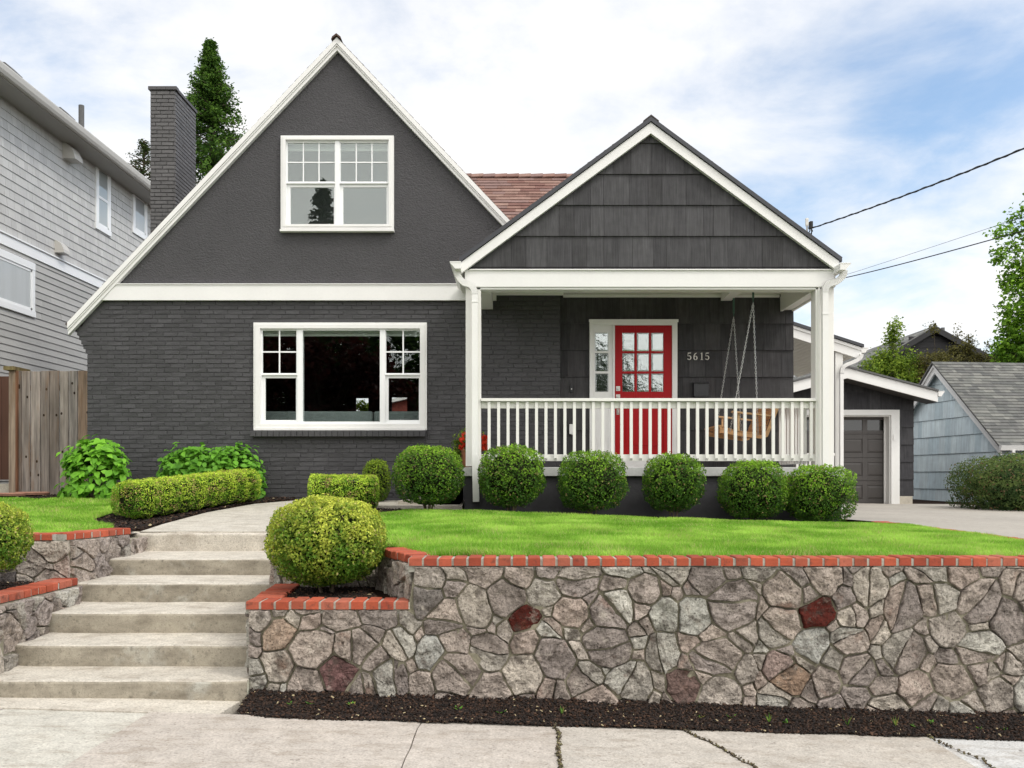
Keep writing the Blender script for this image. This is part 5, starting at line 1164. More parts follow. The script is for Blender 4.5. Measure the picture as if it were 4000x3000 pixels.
yg = 14.6; mb = MB(); zt = FZ(1470, yg)
x = -9.15
while x < -8.05: mb.box(x + .004, x + .146, yg, yg + .03, FZ(1874, yg), zt); x += .15
mb.build('boards', 'brownwood', gate); mb = MB(); mb.box(-9.2, -8.0, yg + .03, yg + .07, zt - .3, zt - .2); mb.build('gate_rail', 'brownwood', gate)
mb = MB((.5, .46, .38)); mb.box(-9.2, -7.9, 14.0, 14.9, 1.0, FZ(1890, 14.3)); o = mb.build('gate_step', 'walk'); tag(o, 'pale concrete threshold in front of the brown gate', 'step')
for k, (px, py) in enumerate(((50, 1914), (125, 1908))):
    y = 12.75 + .15 * k; c = (FX(px, y), y, gz1(-7, y) + .01); mb = MB((.30, .16, .11)); mb.lathe(c, [(.22, 0), (.23, .03), (.20, .04)], 24); o = mb.build('stepping_stone', 'capbrick', org=c); tag(o, ('round reddish stepping stone at the lawn edge, the left one below the brown gate' if k == 0 else 'round reddish stepping stone directly below the cedar fence'), 'stepping stone', 'stepping stones by the fence')

# garage
YG = 21.7; ga = thing('garage', (7, YG, .9), 'small charcoal shingled garage with grey panel door beyond the driveway', 'garage')
gx0, gx1 = FX(2900, YG), FX(3568, YG); zgb = .90
GSH = [(.052, .051, .055), (.06, .059, .063), (.047, .046, .05)]
Ya = 21.1; A_ = (FX(3310, Ya), FZ(1437, Ya)); xr_ = FX(3664, Ya); zr_ = FZ(1530, Ya); sg = (A_[1] - zr_) / (xr_ - A_[0]); xl_ = FX(3080, Ya); zl_ = A_[1] - (A_[0] - xl_) * sg; tg = 40 * Ya / F
dfr = (FX(2960, YG), FX(3512, YG), zgb, FZ(1601, YG)); dop = (FX(2990, YG), FX(3479, YG), zgb, FZ(1622, YG))
zw = lambda x: A_[1] + .03 - abs(x - A_[0]) * sg
mb = MB(GSH[0]); exq = 68 * YG / F
def gp(x0, x1, z0):
    reg = [(x0, z0), (x1, z0), (x1, zw(x1)), (A_[0], zw(A_[0])), (x0, zw(x0))] if x0 < A_[0] < x1 else [(x0, z0), (x1, z0), (x1, zw(x1)), (x0, zw(x0))]
    off = (z0 - FZ(1601, YG)) % exq
    shingle_panel(mb, (0, YG, 0), (1, 0, 0), (0, 0, 1), (0, -1, 0), reg, exq, (.16, .38), .024, .004, GSH, v_off=off, seed=int(x0 * 7) + 50)
gp(dfr[1], gx1, 1.13); gp(gx0, dfr[1] - .0, dfr[3])
mb.prism([(gx0, YG, dfr[3]), (gx1, YG, dfr[3]), (gx1, YG, zw(gx1)), (A_[0], YG, zw(A_[0])), (gx0, YG, zw(gx0))], (0, .15, 0)); mb.box(dfr[1], gx1, YG, YG + .15, 1.13, dfr[3]); mb.box(gx1 - .15, gx1, YG + .15, YG + 6, 1.1, zw(gx1)); mb.box(gx0 - .15, gx0, YG, YG + 6, .9, zw(gx0)); mb.build('wall', 'shingle', ga)
mb = MB(); mb.box(dfr[1] + .0, gx1 - .03, YG - .02, YG + .2, .6, 1.129); mb.build('footing', 'concrete', ga)
mb = MB(); holes_boxes(mb, dfr, [(dop[0], dop[1], zgb - 1, dop[3])], YG - .04, YG + .0); mb.box(dop[1] - .03, dop[1], YG, YG + .28, zgb, dop[3]); mb.box(dop[0], dop[1] - .03, YG, YG + .28, dop[3] - .03, dop[3]); mb.box(dop[1] - .075, dop[1] - .032, YG + .2, YG + .235, zgb, dop[3] - .03)
mb.build('door_trim', 'white', ga, bevel=.004)
mb = MB(); mb.box(FX(3486, YG), FX(3492, YG), YG - .06, YG - .041, FZ(1720, YG), FZ(1698, YG)); mb.build('keypad', 'white', ga, bevel=.004)
YD2 = YG + .28; mb = MB(); rows = [1626, 1696, 1788, 1878, 1968]; dx1 = FX(3476, YD2); dx0 = FX(2990, YD2); cw = (FX(3386, YD2) - FX(3291, YD2)); xc = [FX(3293, YD2) + k * cw for k in (-3, -2, -1, 0, 1)]
for r in range(4):
    z1_, z0_ = FZ(rows[r], YD2) - .006, FZ(rows[r + 1], YD2) + .006
    for zz in ((z0_, z1_),): 
        hl = [(x + .0, x + cw * .80, z0_ + (z1_ - z0_) * .2, z1_ - (z1_ - z0_) * .2) for x in xc]
        holes_boxes(mb, (dx0, dx1, z0_, z1_), [h for h in hl if h[0] > dx0], YD2, YD2 + .05)
        if r:
            for h in hl:
                if h[0] > dx0: i = .05; mb.hexa([(h[0], YD2 + .02, h[2]), (h[1], YD2 + .02, h[2]), (h[1], YD2 + .02, h[3]), (h[0], YD2 + .02, h[3])], [(h[0] + i, YD2 + .004, h[2] + i), (h[1] - i, YD2 + .004, h[2] + i), (h[1] - i, YD2 + .004, h[3] - i), (h[0] + i, YD2 + .004, h[3] - i)])
    mb.box(dx0, dx1, YD2 + .012, YD2 + .05, z0_ - .012, z0_ - .0001)
gd = mb.build('garage_door', 'garage', ga, bevel=.003)
r = 0; z1_, z0_ = FZ(rows[0], YD2) - .006, FZ(rows[1], YD2) + .006
for x in xc:
    if x > dx0: g = MB(); g.box(x, x + cw * .8, YD2 + .02, YD2 + .03, z0_ + (z1_ - z0_) * .2, z1_ - (z1_ - z0_) * .2); g.build('door_window', 'panedark', gd)
mb = MB(); mb.box(gx0, gx1, YD2 + .06, YD2 + .1, .8, dop[3] + .1); mb.build('garage_backing', 'room', ga)
for s, xe in ((1, xr_), (-1, xl_)):
    mb = rake('r', ga, A_[0], A_[1], xe, sg, tg, Ya, .05, 'white'); mb.build('rake_board', 'white', ga)
    ze = A_[1] - abs(xe - A_[0]) * sg; mb = MB(TG[1]); mb.prism([(A_[0], Ya - .04, A_[1] + .005), (xe, Ya - .04, ze + .005), (xe, Ya - .04, ze + .05), (A_[0], Ya - .04, A_[1] + .05)], (0, 7, 0)); mb.build('roof', 'roofdark', ga)
    mb = MB(); mb.prism([(A_[0], Ya + .05, A_[1] - tg), (xe, Ya + .05, ze - tg), (xe, Ya + .05, ze - tg + .02), (A_[0], Ya + .05, A_[1] - tg + .02)], (0, YG - Ya - .05, 0)); mb.build('eave_soffit', 'garage', ga)
gutter(xr_ + .003, Ya - .02, Ya + 6.8, zr_ + .01, 1, 'white', ga, w=.14, h=.12)

# pale blue house on the right
bh = thing('neighbour_house', (13, 25, .9), 'pale blue shingled cottage with steep grey roof on the far right', 'house')
dvec = Vector((-.106, 1, 0)).normalized(); C0 = Vector((12.45, 23.0, 0))
def BP(px):  # distance along the gable wall at an image column
    k = (px - VX) / F; # C0.x + d.x s = k (C0.y + d.y s)
    return (k * C0.y - C0.x) / (dvec.x - k * dvec.y)
def BZ(px, py): s = BP(px); return FZ(py, C0.y + dvec.y * s)
sN, sA = 0.0, BP(3678); zE, zA = BZ(3907, 1715), BZ(3678, 1428); sF = 2 * sA
nrm = Vector((-1, -.106, 0)).normalized()
BS = [(.66, .76, .79), (.61, .71, .745), (.69, .79, .81), (.56, .67, .71), (.64, .74, .77)]
mb = MB(BS[0]); exb = 103 * 26 / F * .86
shingle_panel(mb, C0 + Vector((0, 0, .85)), dvec, (0, 0, 1), nrm, [(0, 0), (sF, 0), (sF, zE - .85), (sA, zA - .85), (0, zE - .85)], .50, (.20, .45), .03, .004, BS, gap=.004, v_off=.1, seed=77)
P0 = C0 + dvec * sF; mb.prism([C0 + Vector((0, 0, .6)), P0 + Vector((0, 0, .6)), P0 + Vector((0, 0, zE)), C0 + dvec * sA + Vector((0, 0, zA)), C0 + Vector((0, 0, zE))], -nrm * 9); mb.build('wall', 'blueshingle', bh)
Xd = -nrm * 9.4; e_ = nrm * .22
slF = (zA - zE) / sA
def bp(s, z, e=.22): return C0 + dvec * s + Vector((0, 0, z)) + nrm * e
for s0, s1, nm in ((-.25, sA, 'near'), (sF + .25, sA, 'far')):
    z0_ = zE - .25 * slF
    mb = MB(); mb.prism([bp(s0, z0_), bp(s1, zA), bp(s1, zA - .22), bp(s0, z0_ - .22)], -nrm * .05); mb.prism([bp(s0, z0_ + .02, .26), bp(s1, zA + .02, .26), bp(s1, zA - .05, .26), bp(s0, z0_ - .05, .26)], -nrm * .04); mb.build('rake_board', 'white', bh)
z0_ = zE - .25 * slF
shingle_slab('roof', 'roofgrey', bh, bp(-.32, z0_ + .02, .3), bp(-.32, z0_ + .02, .3) - nrm * 9.6, bp(sA, zA + .10, .3) - nrm * 9.6, bp(sA, zA + .10, .3), tints=[(.13, .13, .125), (.16, .16, .15), (.11, .112, .108), (.19, .19, .175), (.145, .148, .138)], seed=15, expo=.14, wr=(.10, .30), top=.018)
shingle_slab('roof', 'roofgrey', bh, bp(sF + .32, z0_ + .02, .3) - nrm * 9.6, bp(sF + .32, z0_ + .02, .3), bp(sA, zA + .10, .3), bp(sA, zA + .10, .3) - nrm * 9.6, tints=TG, seed=16, expo=.3)
mb = MB(); mb.prism([bp(-.42, z0_ + .03, .3), bp(-.32, z0_ + .03, .3), bp(-.32, z0_ - .10, .3), bp(-.38, z0_ - .10, .3)], -nrm * 9.6); g_ = bp(-.36, z0_ - .1, -.05)
mb.rect_tube([g_, g_ + Vector((0, 0, -.12)), g_ + Vector((0, .22, -.34)), g_ + Vector((0, .24, -2))], .08, .07, side=(1, 0, 0)); mb.build('gutter', 'white', bh)
for px, a, b in ((3752, 1520, 1550), (3804, 1576, 1608)):
    s = BP(px); mb = MB((.03, .07, .06)); mb.obox(bp(s, BZ(px, b), .034), dvec * .10, nrm * .01, (0, 0, BZ(px, a) - BZ(px, b))); mb.build('wall_patch', 'blueshingle', bh)

# dark house behind
Yh = 42.0; dh = thing('background_house', (21, Yh + 8, 1), 'dark sided house with grey roof rising behind the garage', 'house')
ax_, az_ = FX(3642, Yh), FZ(1280, Yh); lx, lz = FX(3392, Yh), FZ(1429, Yh); rx, rz_2 = FX(3880, Yh), FZ(1408, Yh)
sL = (az_ - lz) / (ax_ - lx); sR = (az_ - rz_2) / (rx - ax_)
mb = MB(); L2 = ax_ - 6.5; R2 = ax_ + 6; mb.prism([(L2, Yh, 1), (R2, Yh, 1), (R2, Yh, az_ - 6 * sR), (ax_, Yh, az_ - .05), (L2, Yh, az_ - 6.5 * sL)], (0, 22, 0)); mb.build('wall', 'blacksiding', dh)
mb = MB()
for k in range(30): mb.box(max(L2 + .1, ax_ - (az_ - (1.2 + k * .28)) / sL), min(R2 - .1, ax_ + (az_ - (1.2 + k * .28)) / sR), Yh - .02, Yh - .001, 1.2 + k * .28, 1.2 + k * .28 + .25) if 1.2 + k * .28 + .25 < az_ - .3 else None
mb.build('lap_siding', 'blacksiding', dh)
shingle_slab('roof', 'roofgrey', dh, (L2 - .4, Yh + 24, az_ - 6.9 * sL), (L2 - .4, Yh - .3, az_ - 6.9 * sL), (ax_, Yh - .3, az_ + .05), (ax_, Yh + 24, az_ + .05), tints=TG, seed=41, expo=.3, wr=(.3, .8))
mb = MB(); mb.prism([(ax_, Yh - .3, az_ + .06), (R2 + .4, Yh - .3, az_ - 6.4 * sR + .06), (R2 + .4, Yh - .3, az_ - 6.4 * sR - .02), (ax_, Yh - .3, az_ - .02)], (0, 24, 0)); mb.build('roof', 'roofdark', dh)
mb = MB(); mb.prism([(ax_, Yh - .33, az_ + .02), (R2 + .4, Yh - .33, az_ - 6.4 * sR + .02), (R2 + .4, Yh - .33, az_ - 6.4 * sR - .25), (ax_, Yh - .33, az_ - .25), (L2 - .4, Yh - .33, az_ - 6.9 * sL - .25), (L2 - .4, Yh - .33, az_ - 6.9 * sL + .02)], (0, .03, 0)); mb.build('rake_board', 'blacksiding', dh)
mb = MB(); q = 2.6; zz = az_ - q * sL; mb.obox((ax_ - q - 1.0, Yh + 5, zz - 1.0 * sL + .08), (1.0, 0, 1.0 * sL), (0, 1.2, 0), (-.03, 0, .06)); mb.build('skylight', 'white', dh)
mb = MB(); mb.tube([(FX(3683, Yh + 2), Yh + 2, 7.5), (FX(3683, Yh + 2), Yh + 2, FZ(1280, Yh + 2))], .09, 10); mb.build('vent_pipe', 'roofdark', dh)

# ================================================================ WIRES
def wire(name, pts, r, label, twist=0):
    P = []
    (a, b, c) = [Vector(p) for p in pts]; n = 60
    for k in range(n + 1):
        t = k / n; p = a * ((1 - t) * (1 - 2 * t)) + b * (4 * t * (1 - t)) + c * (t * (2 * t - 1)); P.append(p)
    mb = MB(); mb.tube(P, r, 6)
    if twist:
        n = 400; Q = []
        for k in range(n + 1):
            t = k / n; p = a * ((1 - t) * (1 - 2 * t)) + b * (4 * t * (1 - t)) + c * (t * (2 * t - 1)); ph = k * .26; Q.append(p + Vector((0, math.cos(ph), math.sin(ph))) * r * .9)
        mb.tube(Q, r * .8, 5)
    o = mb.build(name, 'wire', org=tuple(a)); tag(o, label, 'cable'); return o
def W(px, py, Y): return (FX(px, Y), Y, FZ(py, Y))
wire('power_cable', [W(3166, 893, 13.55), W(3610, 735, 10.7), W(4260, 470, 8.2)], .009, 'thick twisted black service cable running from the porch roof mast to the upper right', twist=1)
wire('power_cable', [W(3305, 1084, 19.5), W(3640, 1000, 17.2), W(4300, 815, 14)], .010, 'thin black overhead cable, lower one of the pair behind the porch', 0)
wire('power_cable', [W(3302, 1074, 22), W(3640, 965, 19.5), W(4300, 745, 16)], .004, 'very thin overhead cable, upper one of the pair behind the porch', 0)

# ================================================================ SHRUBS
OLD = (.06, .12, .024); NEW = (.26, .42, .045); DRY = (.34, .26, .12)
def bush(c, r, n, size, cols, label, seed, group='round clipped shrubs in front of the porch', name='round_bush', **k):
    root = thing(name, (c[0], c[1], gz1(c[0], c[1])), label, 'shrub', group); ball_bush(root, c, r, n, size, cols, seed, **k)
    mb = MB(); rr = random.Random(seed)
    for q in range(5): a = rr.uniform(0, 6.28); mb.tube([(c[0] + .04 * math.cos(a), c[1] + .04 * math.sin(a), c[2] - r[2] - .1), (c[0] + .2 * r[0] * math.cos(a), c[1] + .2 * r[0] * math.sin(a), c[2] - r[2] * .6)], .012, 5)
    mb.build('stem', 'bark', root); return root
def bpx(x0, x1, y0, y1, Y): return (FX((x0 + x1) / 2, Y), Y, FZ((y0 + y1) / 2, Y)), ((x1 - x0) / 2 * Y / F, (x1 - x0) / 2 * Y / F, (y1 - y0) / 2 * Y / F)
D8 = 1.8083
c, r = bpx(583 * D8, 829 * D8, 1073 * D8, 1262 * D8, 6.86)
bush(c, r, 26000, .0225, ((.11, .235, .025), (.66, .70, .11), (.45, .38, .16), .03), 'large yellow green round bush in the raised planter right of the steps', 101, 'round bushes in the raised planters', lump=.05, box=2.35, new=.38)
c, r = bpx(-165 * D8, 52 * D8, 1082 * D8, 1240 * D8, 6.9)
bush(c, r, 16000, .0225, ((.11, .235, .025), (.60, .66, .10), (.45, .38, .16), .05), 'yellow green round bush cut off by the left edge of the photo', 102, 'round bushes in the raised planters', lump=.06, box=2.3, new=.34)
for k, (a, b, t, u, lab, nw) in enumerate(((850, 1001, 963, 1090, 'wide round shrub left of the porch downspout, first of the row', .06), (1036, 1175, 963, 1092, 'round shrub just right of the left porch post, beside the downspout', .06),
        (1209, 1351, 976, 1100, 'round shrub left of the red door, third of the porch row', .0), (1391, 1519, 980, 1104, 'round shrub just right of the red door, fourth of the porch row', -.02),
        (1556, 1697, 996, 1119, 'round shrub under the porch swing, fifth of the porch row', .10), (1700, 1840, 1006, 1127, 'round shrub at the right porch corner beside the driveway', .12))):
    Yk = 11.15; c, r = bpx(a * D8, b * D8, t * D8, u * D8, Yk); r = (r[0] * 1.0, min(r[1], .43), r[2])
    bush(c, r, 9500, .027, ((.065, .15, .022), (.32, .56, .045), DRY, .05), lab, 110 + k, lump=.08 + .02 * (k % 3), box=2.5 + .3 * (k % 3), new=.12 + nw)
c, r = bpx(784 * D8, 843 * D8, 993 * D8, 1085 * D8, 12.35)
bush(c, r, 4500, .022, ((.10, .19, .02), (.36, .50, .045), DRY, .03), 'small upright clipped shrub at the brick wall behind the short hedge', 120, 'small clipped shrubs', new=.3)
def hedge(A, B, wid, hgt, n, label, seed, cols):
    A = np.array(A, float); B = np.array(B, float); Lh = np.linalg.norm(B - A); U = (B - A) / Lh; S = np.array([U[1], -U[0]])
    root = thing('box_hedge', (*((A + B) / 2), gz1(*((A + B) / 2))), label, 'hedge', 'low clipped box hedges beside the path')
    t = rng.uniform(-.07, 1.07, n); ph = rng.uniform(0, 2 * np.pi, n); q = 3.4
    end = np.clip((np.abs(t - .5) - .5) / .07, 0, 1); sc = np.sqrt(np.clip(1 - end ** 2 * .98, .02, 1))
    cs, sn = np.cos(ph), np.sin(ph); k = (np.abs(cs) ** q + np.abs(sn) ** q) ** (-1 / q)
    pt = np.stack([t * Lh, cs, sn], 1); lump = 1 + .07 * fbm(pt, 2.0, seed) + .05 * fbm(pt, 6, seed) + .055 * np.sin(t * Lh * 2 * np.pi / .28 + seed + .8 * np.sin(t * 17)) * (np.abs(cs) > .3) + .04 * fbm(pt, 14, seed)
    dep = rng.uniform(0, 1, n) ** 1.8 * .26 + np.clip(-.12 - fbm(pt, 9, seed + 50), 0, .4) * .4; rr = k * lump * (1 - dep) * sc
    u = cs * rr * wid / 2; w = sn * rr * hgt / 2 + hgt / 2
    xy = A + np.outer(t * Lh, U) + u[:, None] * S; P = np.column_stack([xy, gz(xy[:, 0], xy[:, 1]) + w + .02]); Nn = np.column_stack([cs[:, None] * S, sn])
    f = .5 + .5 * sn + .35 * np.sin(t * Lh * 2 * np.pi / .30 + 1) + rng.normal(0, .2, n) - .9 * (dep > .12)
    C = mixc(cols[0], cols[1], f); dp = fbm(pt, 3.5, seed + 4) + .35 * np.sin(t * Lh * 2 * np.pi / .30 + 4) + .3 * sn * 0; dry = (rng.uniform(0, 1, n) < np.clip(.05 + (dp - .15) * .9, .04, .5)); C[dry] = np.array((.52, .38, .16)) * rng.uniform(.7, 1.3, (dry.sum(), 1)); C *= rng.uniform(.75, 1.25, (n, 1))
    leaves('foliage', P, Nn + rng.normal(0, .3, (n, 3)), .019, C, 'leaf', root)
    mb = MB(); s = .70; ns = 24
    a3 = Vector((*A, gz1(*A))); b3 = Vector((*B, gz1(*B))); S3 = Vector((*S, 0)) * wid / 2 * s; O = a3 - S3 + Vector((0, 0, hgt * .1)); mb.obox(O, S3 * 2, b3 - a3, (0, 0, hgt * .72)); mb.build('shaded_core', 'inner', root)  # plain block, coloured dark as the shade within the hedge
hedge((-4.40, 10.22), (-3.72, 12.20), .50, .43, 36000, 'long low box hedge left of the path with bronze dry patches', 5, ((.15, .32, .025), (.62, .78, .09)))
hedge((-2.62, 11.45), (-1.84, 11.60), .46, .42, 14000, 'short low box hedge behind the large round bush', 9, ((.16, .34, .025), (.60, .78, .09)))
def bigleaf_shrub(c, r, n, size, label, seed, group, stems=26, dark=(.07, .20, .022), lite=(.18, .44, .04)):
    root = thing('broadleaf_shrub', (c[0], c[1], gz1(c[0], c[1])), label, 'shrub', group); D = sphere_dirs(n); D[:, 2] = np.abs(D[:, 2]) * 1.15 - .12; D = norm(D); D = D * ((np.abs(D) ** 2.8).sum(1) ** (-1 / 2.8))[:, None]
    ns = stems; SD = sphere_dirs(ns); SD[:, 2] = np.abs(SD[:, 2]) + .10; SD = norm(SD); SD = SD * ((np.abs(SD) ** 2.8).sum(1) ** (-1 / 2.8))[:, None]; tips = SD * np.array(r) * rng.uniform(.85, 1.08, (ns, 1)); near = rng.integers(0, ns, n)
    w = (rng.uniform(0, 1, n) < .55)[:, None]; P = np.where(w, tips[near] * rng.uniform(.72, 1.02, (n, 1)) + rng.normal(0, .04, (n, 3)), D * np.array(r) * (1 - rng.uniform(0, 1, (n, 1)) ** 2 * .4)); P = P + np.array(c)
    C = mixc(dark, lite, rng.uniform(0, 1, n) * .8 + .3 * D[:, 2]); Nn = norm((P - np.array(c)) / np.array(r)) + np.array([0, -.25, .55])
    leaves('foliage', P, Nn, size, C, 'bigleaf', root, aspect=.68, fold=.10, tilt=.7, big=True)
    mb = MB()
    for k in range(ns): mb.tube([(c[0] + .05 * SD[k][0], c[1] + .05 * SD[k][1], gz1(c[0], c[1]) - .02), tuple(np.array(c) * [1, 1, 1] + tips[k] * .5 + [0, 0, -.05]), tuple(np.array(c) + tips[k] * .95)], .006, 5)
    mb.build('stem', 'bark', root)
def blob(px0, px1, py0, Y): w = (px1 - px0) / 2 * Y / F; zb = gz1(FX((px0 + px1) / 2, Y), Y) + .02; h = FZ(py0, Y) - zb; return (FX((px0 + px1) / 2, Y), Y, zb), (w, w * .8, h)
c, r = blob(252, 508, 1718, 12.35); bigleaf_shrub(c, r, 1050, .12, 'bright green large leaved shrub in front of the cedar fence', 1, None, dark=(.08, .24, .02), lite=(.24, .55, .045))
c, r = blob(625, 890, 1746, 12.6); bigleaf_shrub(c, r, 1700, .088, 'glossy green leafy shrub below the picture window, left of the pair', 2, 'leafy shrubs behind the long hedge')
c, r = blob(765, 1030, 1744, 12.7); bigleaf_shrub(c, r, 1700, .088, 'glossy green leafy shrub below the picture window, right of the pair', 3, 'leafy shrubs behind the long hedge')
# loose big shrub in front of the blue house
def loose_bush(c, r, n, label, cols, size=.055, name='loose_bush'):
    root = thing(name, (c[0], c[1], c[2] - r[2]), label, 'shrub'); D = sphere_dirs(n); k = (np.abs(D) ** 3.2).sum(1) ** (-1 / 3.2) * (1 + .10 * fbm(D, 2.4, 3) + .10 * fbm(D, 6, 7) + .07 * fbm(D, 15, 9)); dep = rng.uniform(0, 1, n) ** 1.7 * .35
    P = D * (k * (1 - dep))[:, None] * np.array(r) + np.array(c); f = fbm(D, 4, 3) * .9 + .35 + D[:, 2] * .35 + rng.normal(0, .2, n); C = mixc(cols[0], cols[1], f); dry = rng.uniform(0, 1, n) < .07; C[dry] = (.26, .17, .09)
    leaves('foliage', P, D, size, C, 'leaf', root, aspect=.5); core('shaded_core', c, r, root, .1, 3, scale=.74)  # core coloured dark to give shaded gaps in the foliage
loose_bush((10.35, 18.2, 1.40), (1.2, 1.5, .64), 26000, 'broad dark green unclipped bush beside the driveway in front of the blue house', ((.05, .095, .03), (.19, .26, .07)))
loose_bush((12.1, 19.2, 1.45), (1.3, 1.5, .66), 12000, 'second dark green unclipped bush at the right edge of the photo', ((.05, .095, .03), (.19, .26, .07)))

# weeds and tufts
weeds = [(1140, 2795, 0), (1375, 2770, 0), (1790, 2790, 0), (1955, 2825, 0), (2195, 2800, 1), (2735, 2800, 0), (2855, 2775, 0), (3005, 2860, 1), (3070, 2850, 0), (3310, 2850, 1), (3500, 2860, 1), (3580, 2870, 0), (3640, 2800, 0), (3830, 2835, 0), (3925, 2840, 0), (1215, 2775, 0)]
for k, (px, py, kind) in enumerate(weeds):
    Y = 5.93 + .15 * (2870 - py) / 100 * .6; x = FX(px, Y); z = strip_z(x, Y); o3 = (x, Y, z); n = 7 if kind == 0 else 12
    mb = MB(); r_ = random.Random(k + 300)
    for j in range(n):
        a = r_.uniform(0, 6.28); l = r_.uniform(.022, .05) if kind == 0 else r_.uniform(.04, .09); wd_ = l * (.22 if kind == 0 else .03); d = Vector((math.cos(a), math.sin(a), .55 if kind == 0 else 2.0)).normalized(); s = Vector((-math.sin(a), math.cos(a), 0)) * wd_; b = Vector(o3)
        mb.poly([b, b + d * l * .5 + s, b + d * l, b + d * l * .5 - s], (.12, .30, .04) if r_.random() < .8 else (.35, .36, .08))
    o = mb.build('weed', 'leaf', org=o3); tag(o, 'small leafy green weed sprouting from the bark strip' if kind == 0 else 'thin grass tuft sprouting from the bark strip', 'weed', 'leafy weeds in the bark strip' if kind == 0 else 'grass tufts in the bark strip')

# ================================================================ TREES
def tube_tree(mb, pts, r0, r1): mb.tube(pts, [r0 + (r1 - r0) * k / (len(pts) - 1) for k in range(len(pts))], 8)
def conifer(base, H, Rm, n_cl, per, label, seed, cols, size=.09, zlow=.1, droop=.15, sparse=1.0, pw=.85):
    rr = np.random.default_rng(seed); root = thing('conifer', base, label, 'tree'); b = np.array(base, float)
    mb = MB(); tube_tree(mb, [tuple(b + [0, 0, H * k / 8]) for k in range(9)], H * .014, .01); tips = []
    for k in range(n_cl):
        t = zlow + (1 - zlow) * rr.uniform(0, 1) ** .8; a = rr.uniform(0, 2 * np.pi); R_ = Rm * (1 - t) ** pw * rr.uniform(.55, 1.12) + .05; z = H * t
        tip = b + np.array([np.cos(a) * R_, np.sin(a) * R_, z - R_ * droop]); tips.append((tip, R_, a))
        if k % 2 == 0: tube_tree(mb, [tuple(b + [0, 0, z]), tuple((b + [0, 0, z] + tip) / 2 + [0, 0, .05]), tuple(tip)], .028, .006)
    mb.build('trunk', 'bark', root)
    P = []; C = []
    for tip, R_, a in tips:
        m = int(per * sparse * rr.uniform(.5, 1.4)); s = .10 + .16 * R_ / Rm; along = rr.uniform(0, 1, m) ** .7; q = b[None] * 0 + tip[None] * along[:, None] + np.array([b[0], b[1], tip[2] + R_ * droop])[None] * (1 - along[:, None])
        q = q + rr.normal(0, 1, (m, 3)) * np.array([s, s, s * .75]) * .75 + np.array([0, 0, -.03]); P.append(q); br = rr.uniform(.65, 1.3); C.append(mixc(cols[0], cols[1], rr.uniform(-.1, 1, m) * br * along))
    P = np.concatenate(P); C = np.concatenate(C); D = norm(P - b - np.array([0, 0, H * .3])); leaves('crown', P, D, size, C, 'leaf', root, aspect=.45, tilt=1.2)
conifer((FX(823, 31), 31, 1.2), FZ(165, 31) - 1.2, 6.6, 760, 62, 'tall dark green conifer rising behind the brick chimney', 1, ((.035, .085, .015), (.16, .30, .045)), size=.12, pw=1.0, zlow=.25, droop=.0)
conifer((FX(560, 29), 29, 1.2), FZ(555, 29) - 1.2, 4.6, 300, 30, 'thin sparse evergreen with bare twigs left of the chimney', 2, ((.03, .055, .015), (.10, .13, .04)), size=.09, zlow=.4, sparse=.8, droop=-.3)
def decid(base, trunk_h, blobs, n_cl, per, label, seed, cols, size=.10, spread=.22, name='leafy_tree', nb=14, core_r=0):
    """blobs: list of (centre, radii); twigs with clumps through their volumes."""
    rr = np.random.default_rng(seed); root = thing(name, base, label, 'tree'); b = np.array(base, float); mb = MB(); top = b + [0, 0, trunk_h]
    tube_tree(mb, [tuple(b), tuple((b + top) / 2 + [.05, 0, 0]), tuple(top)], .14, .08); P = []; C = []; vol = np.array([np.prod(r) for _, r in blobs]); vol = vol ** .6; vol = vol / vol.sum()
    for k in range(n_cl):
        cb, rb = blobs[rr.choice(len(blobs), p=vol)]; d = rr.normal(0, 1, 3); d /= np.linalg.norm(d); tip = np.array(cb) + d * np.array(rb) * rr.uniform(.35, 1.0) ** .6
        if k % 3 == 0: tube_tree(mb, [tuple(top), tuple((top + np.array(cb)) / 2), tuple(tip)], .035, .006)
        m = int(per * rr.uniform(.4, 1.5)); q = tip + rr.normal(0, spread * .6, (m, 3)); P.append(q); C.append(mixc(cols[0], cols[1], rr.uniform(-.2, 1.0, m) * rr.uniform(.7, 1.25) + .15 * d[2]))
    mb.build('trunk', 'bark', root); P = np.concatenate(P); C = np.concatenate(C); leaves('crown', P, norm(P - b), size, C, 'leaf', root, aspect=.7, tilt=1.3)
YT = 31.0
def TB(px, py, rx, rz, Y=YT, dy=0): return ((FX(px, Y), Y + dy, FZ(py, Y)), (rx * Y / F, rx * Y / F * .8, rz * Y / F))
decid((FX(4150, YT), YT, .8), 3.5, [TB(4120, 1250, 210, 330), TB(4030, 950, 90, 190), TB(3975, 1140, 60, 80), TB(4000, 1290, 90, 110), TB(3985, 1370, 100, 60), TB(4110, 800, 80, 140), TB(3940, 820, 18, 60), TB(3905, 925, 30, 25), TB(3900, 1010, 26, 20)], 330, 40, 'tall bright green leafy tree at the right edge behind the blue house', 11, ((.09, .20, .02), (.34, .58, .06)), size=.15, spread=.24)
YM = 33.0
decid((FX(3480, YM), YM, .8), 2.2, [TB(3470, 1500, 130, 110, YM), TB(3400, 1545, 100, 60, YM), TB(3560, 1540, 110, 80, YM), TB(3480, 1380, 28, 90, YM), TB(3495, 1290, 30, 50, YM), TB(3440, 1420, 40, 40, YM), TB(3560, 1400, 22, 40, YM)], 420, 40, 'airy yellow green tree behind the garage roof', 12, ((.10, .18, .025), (.36, .48, .06)), size=.10, spread=.2)
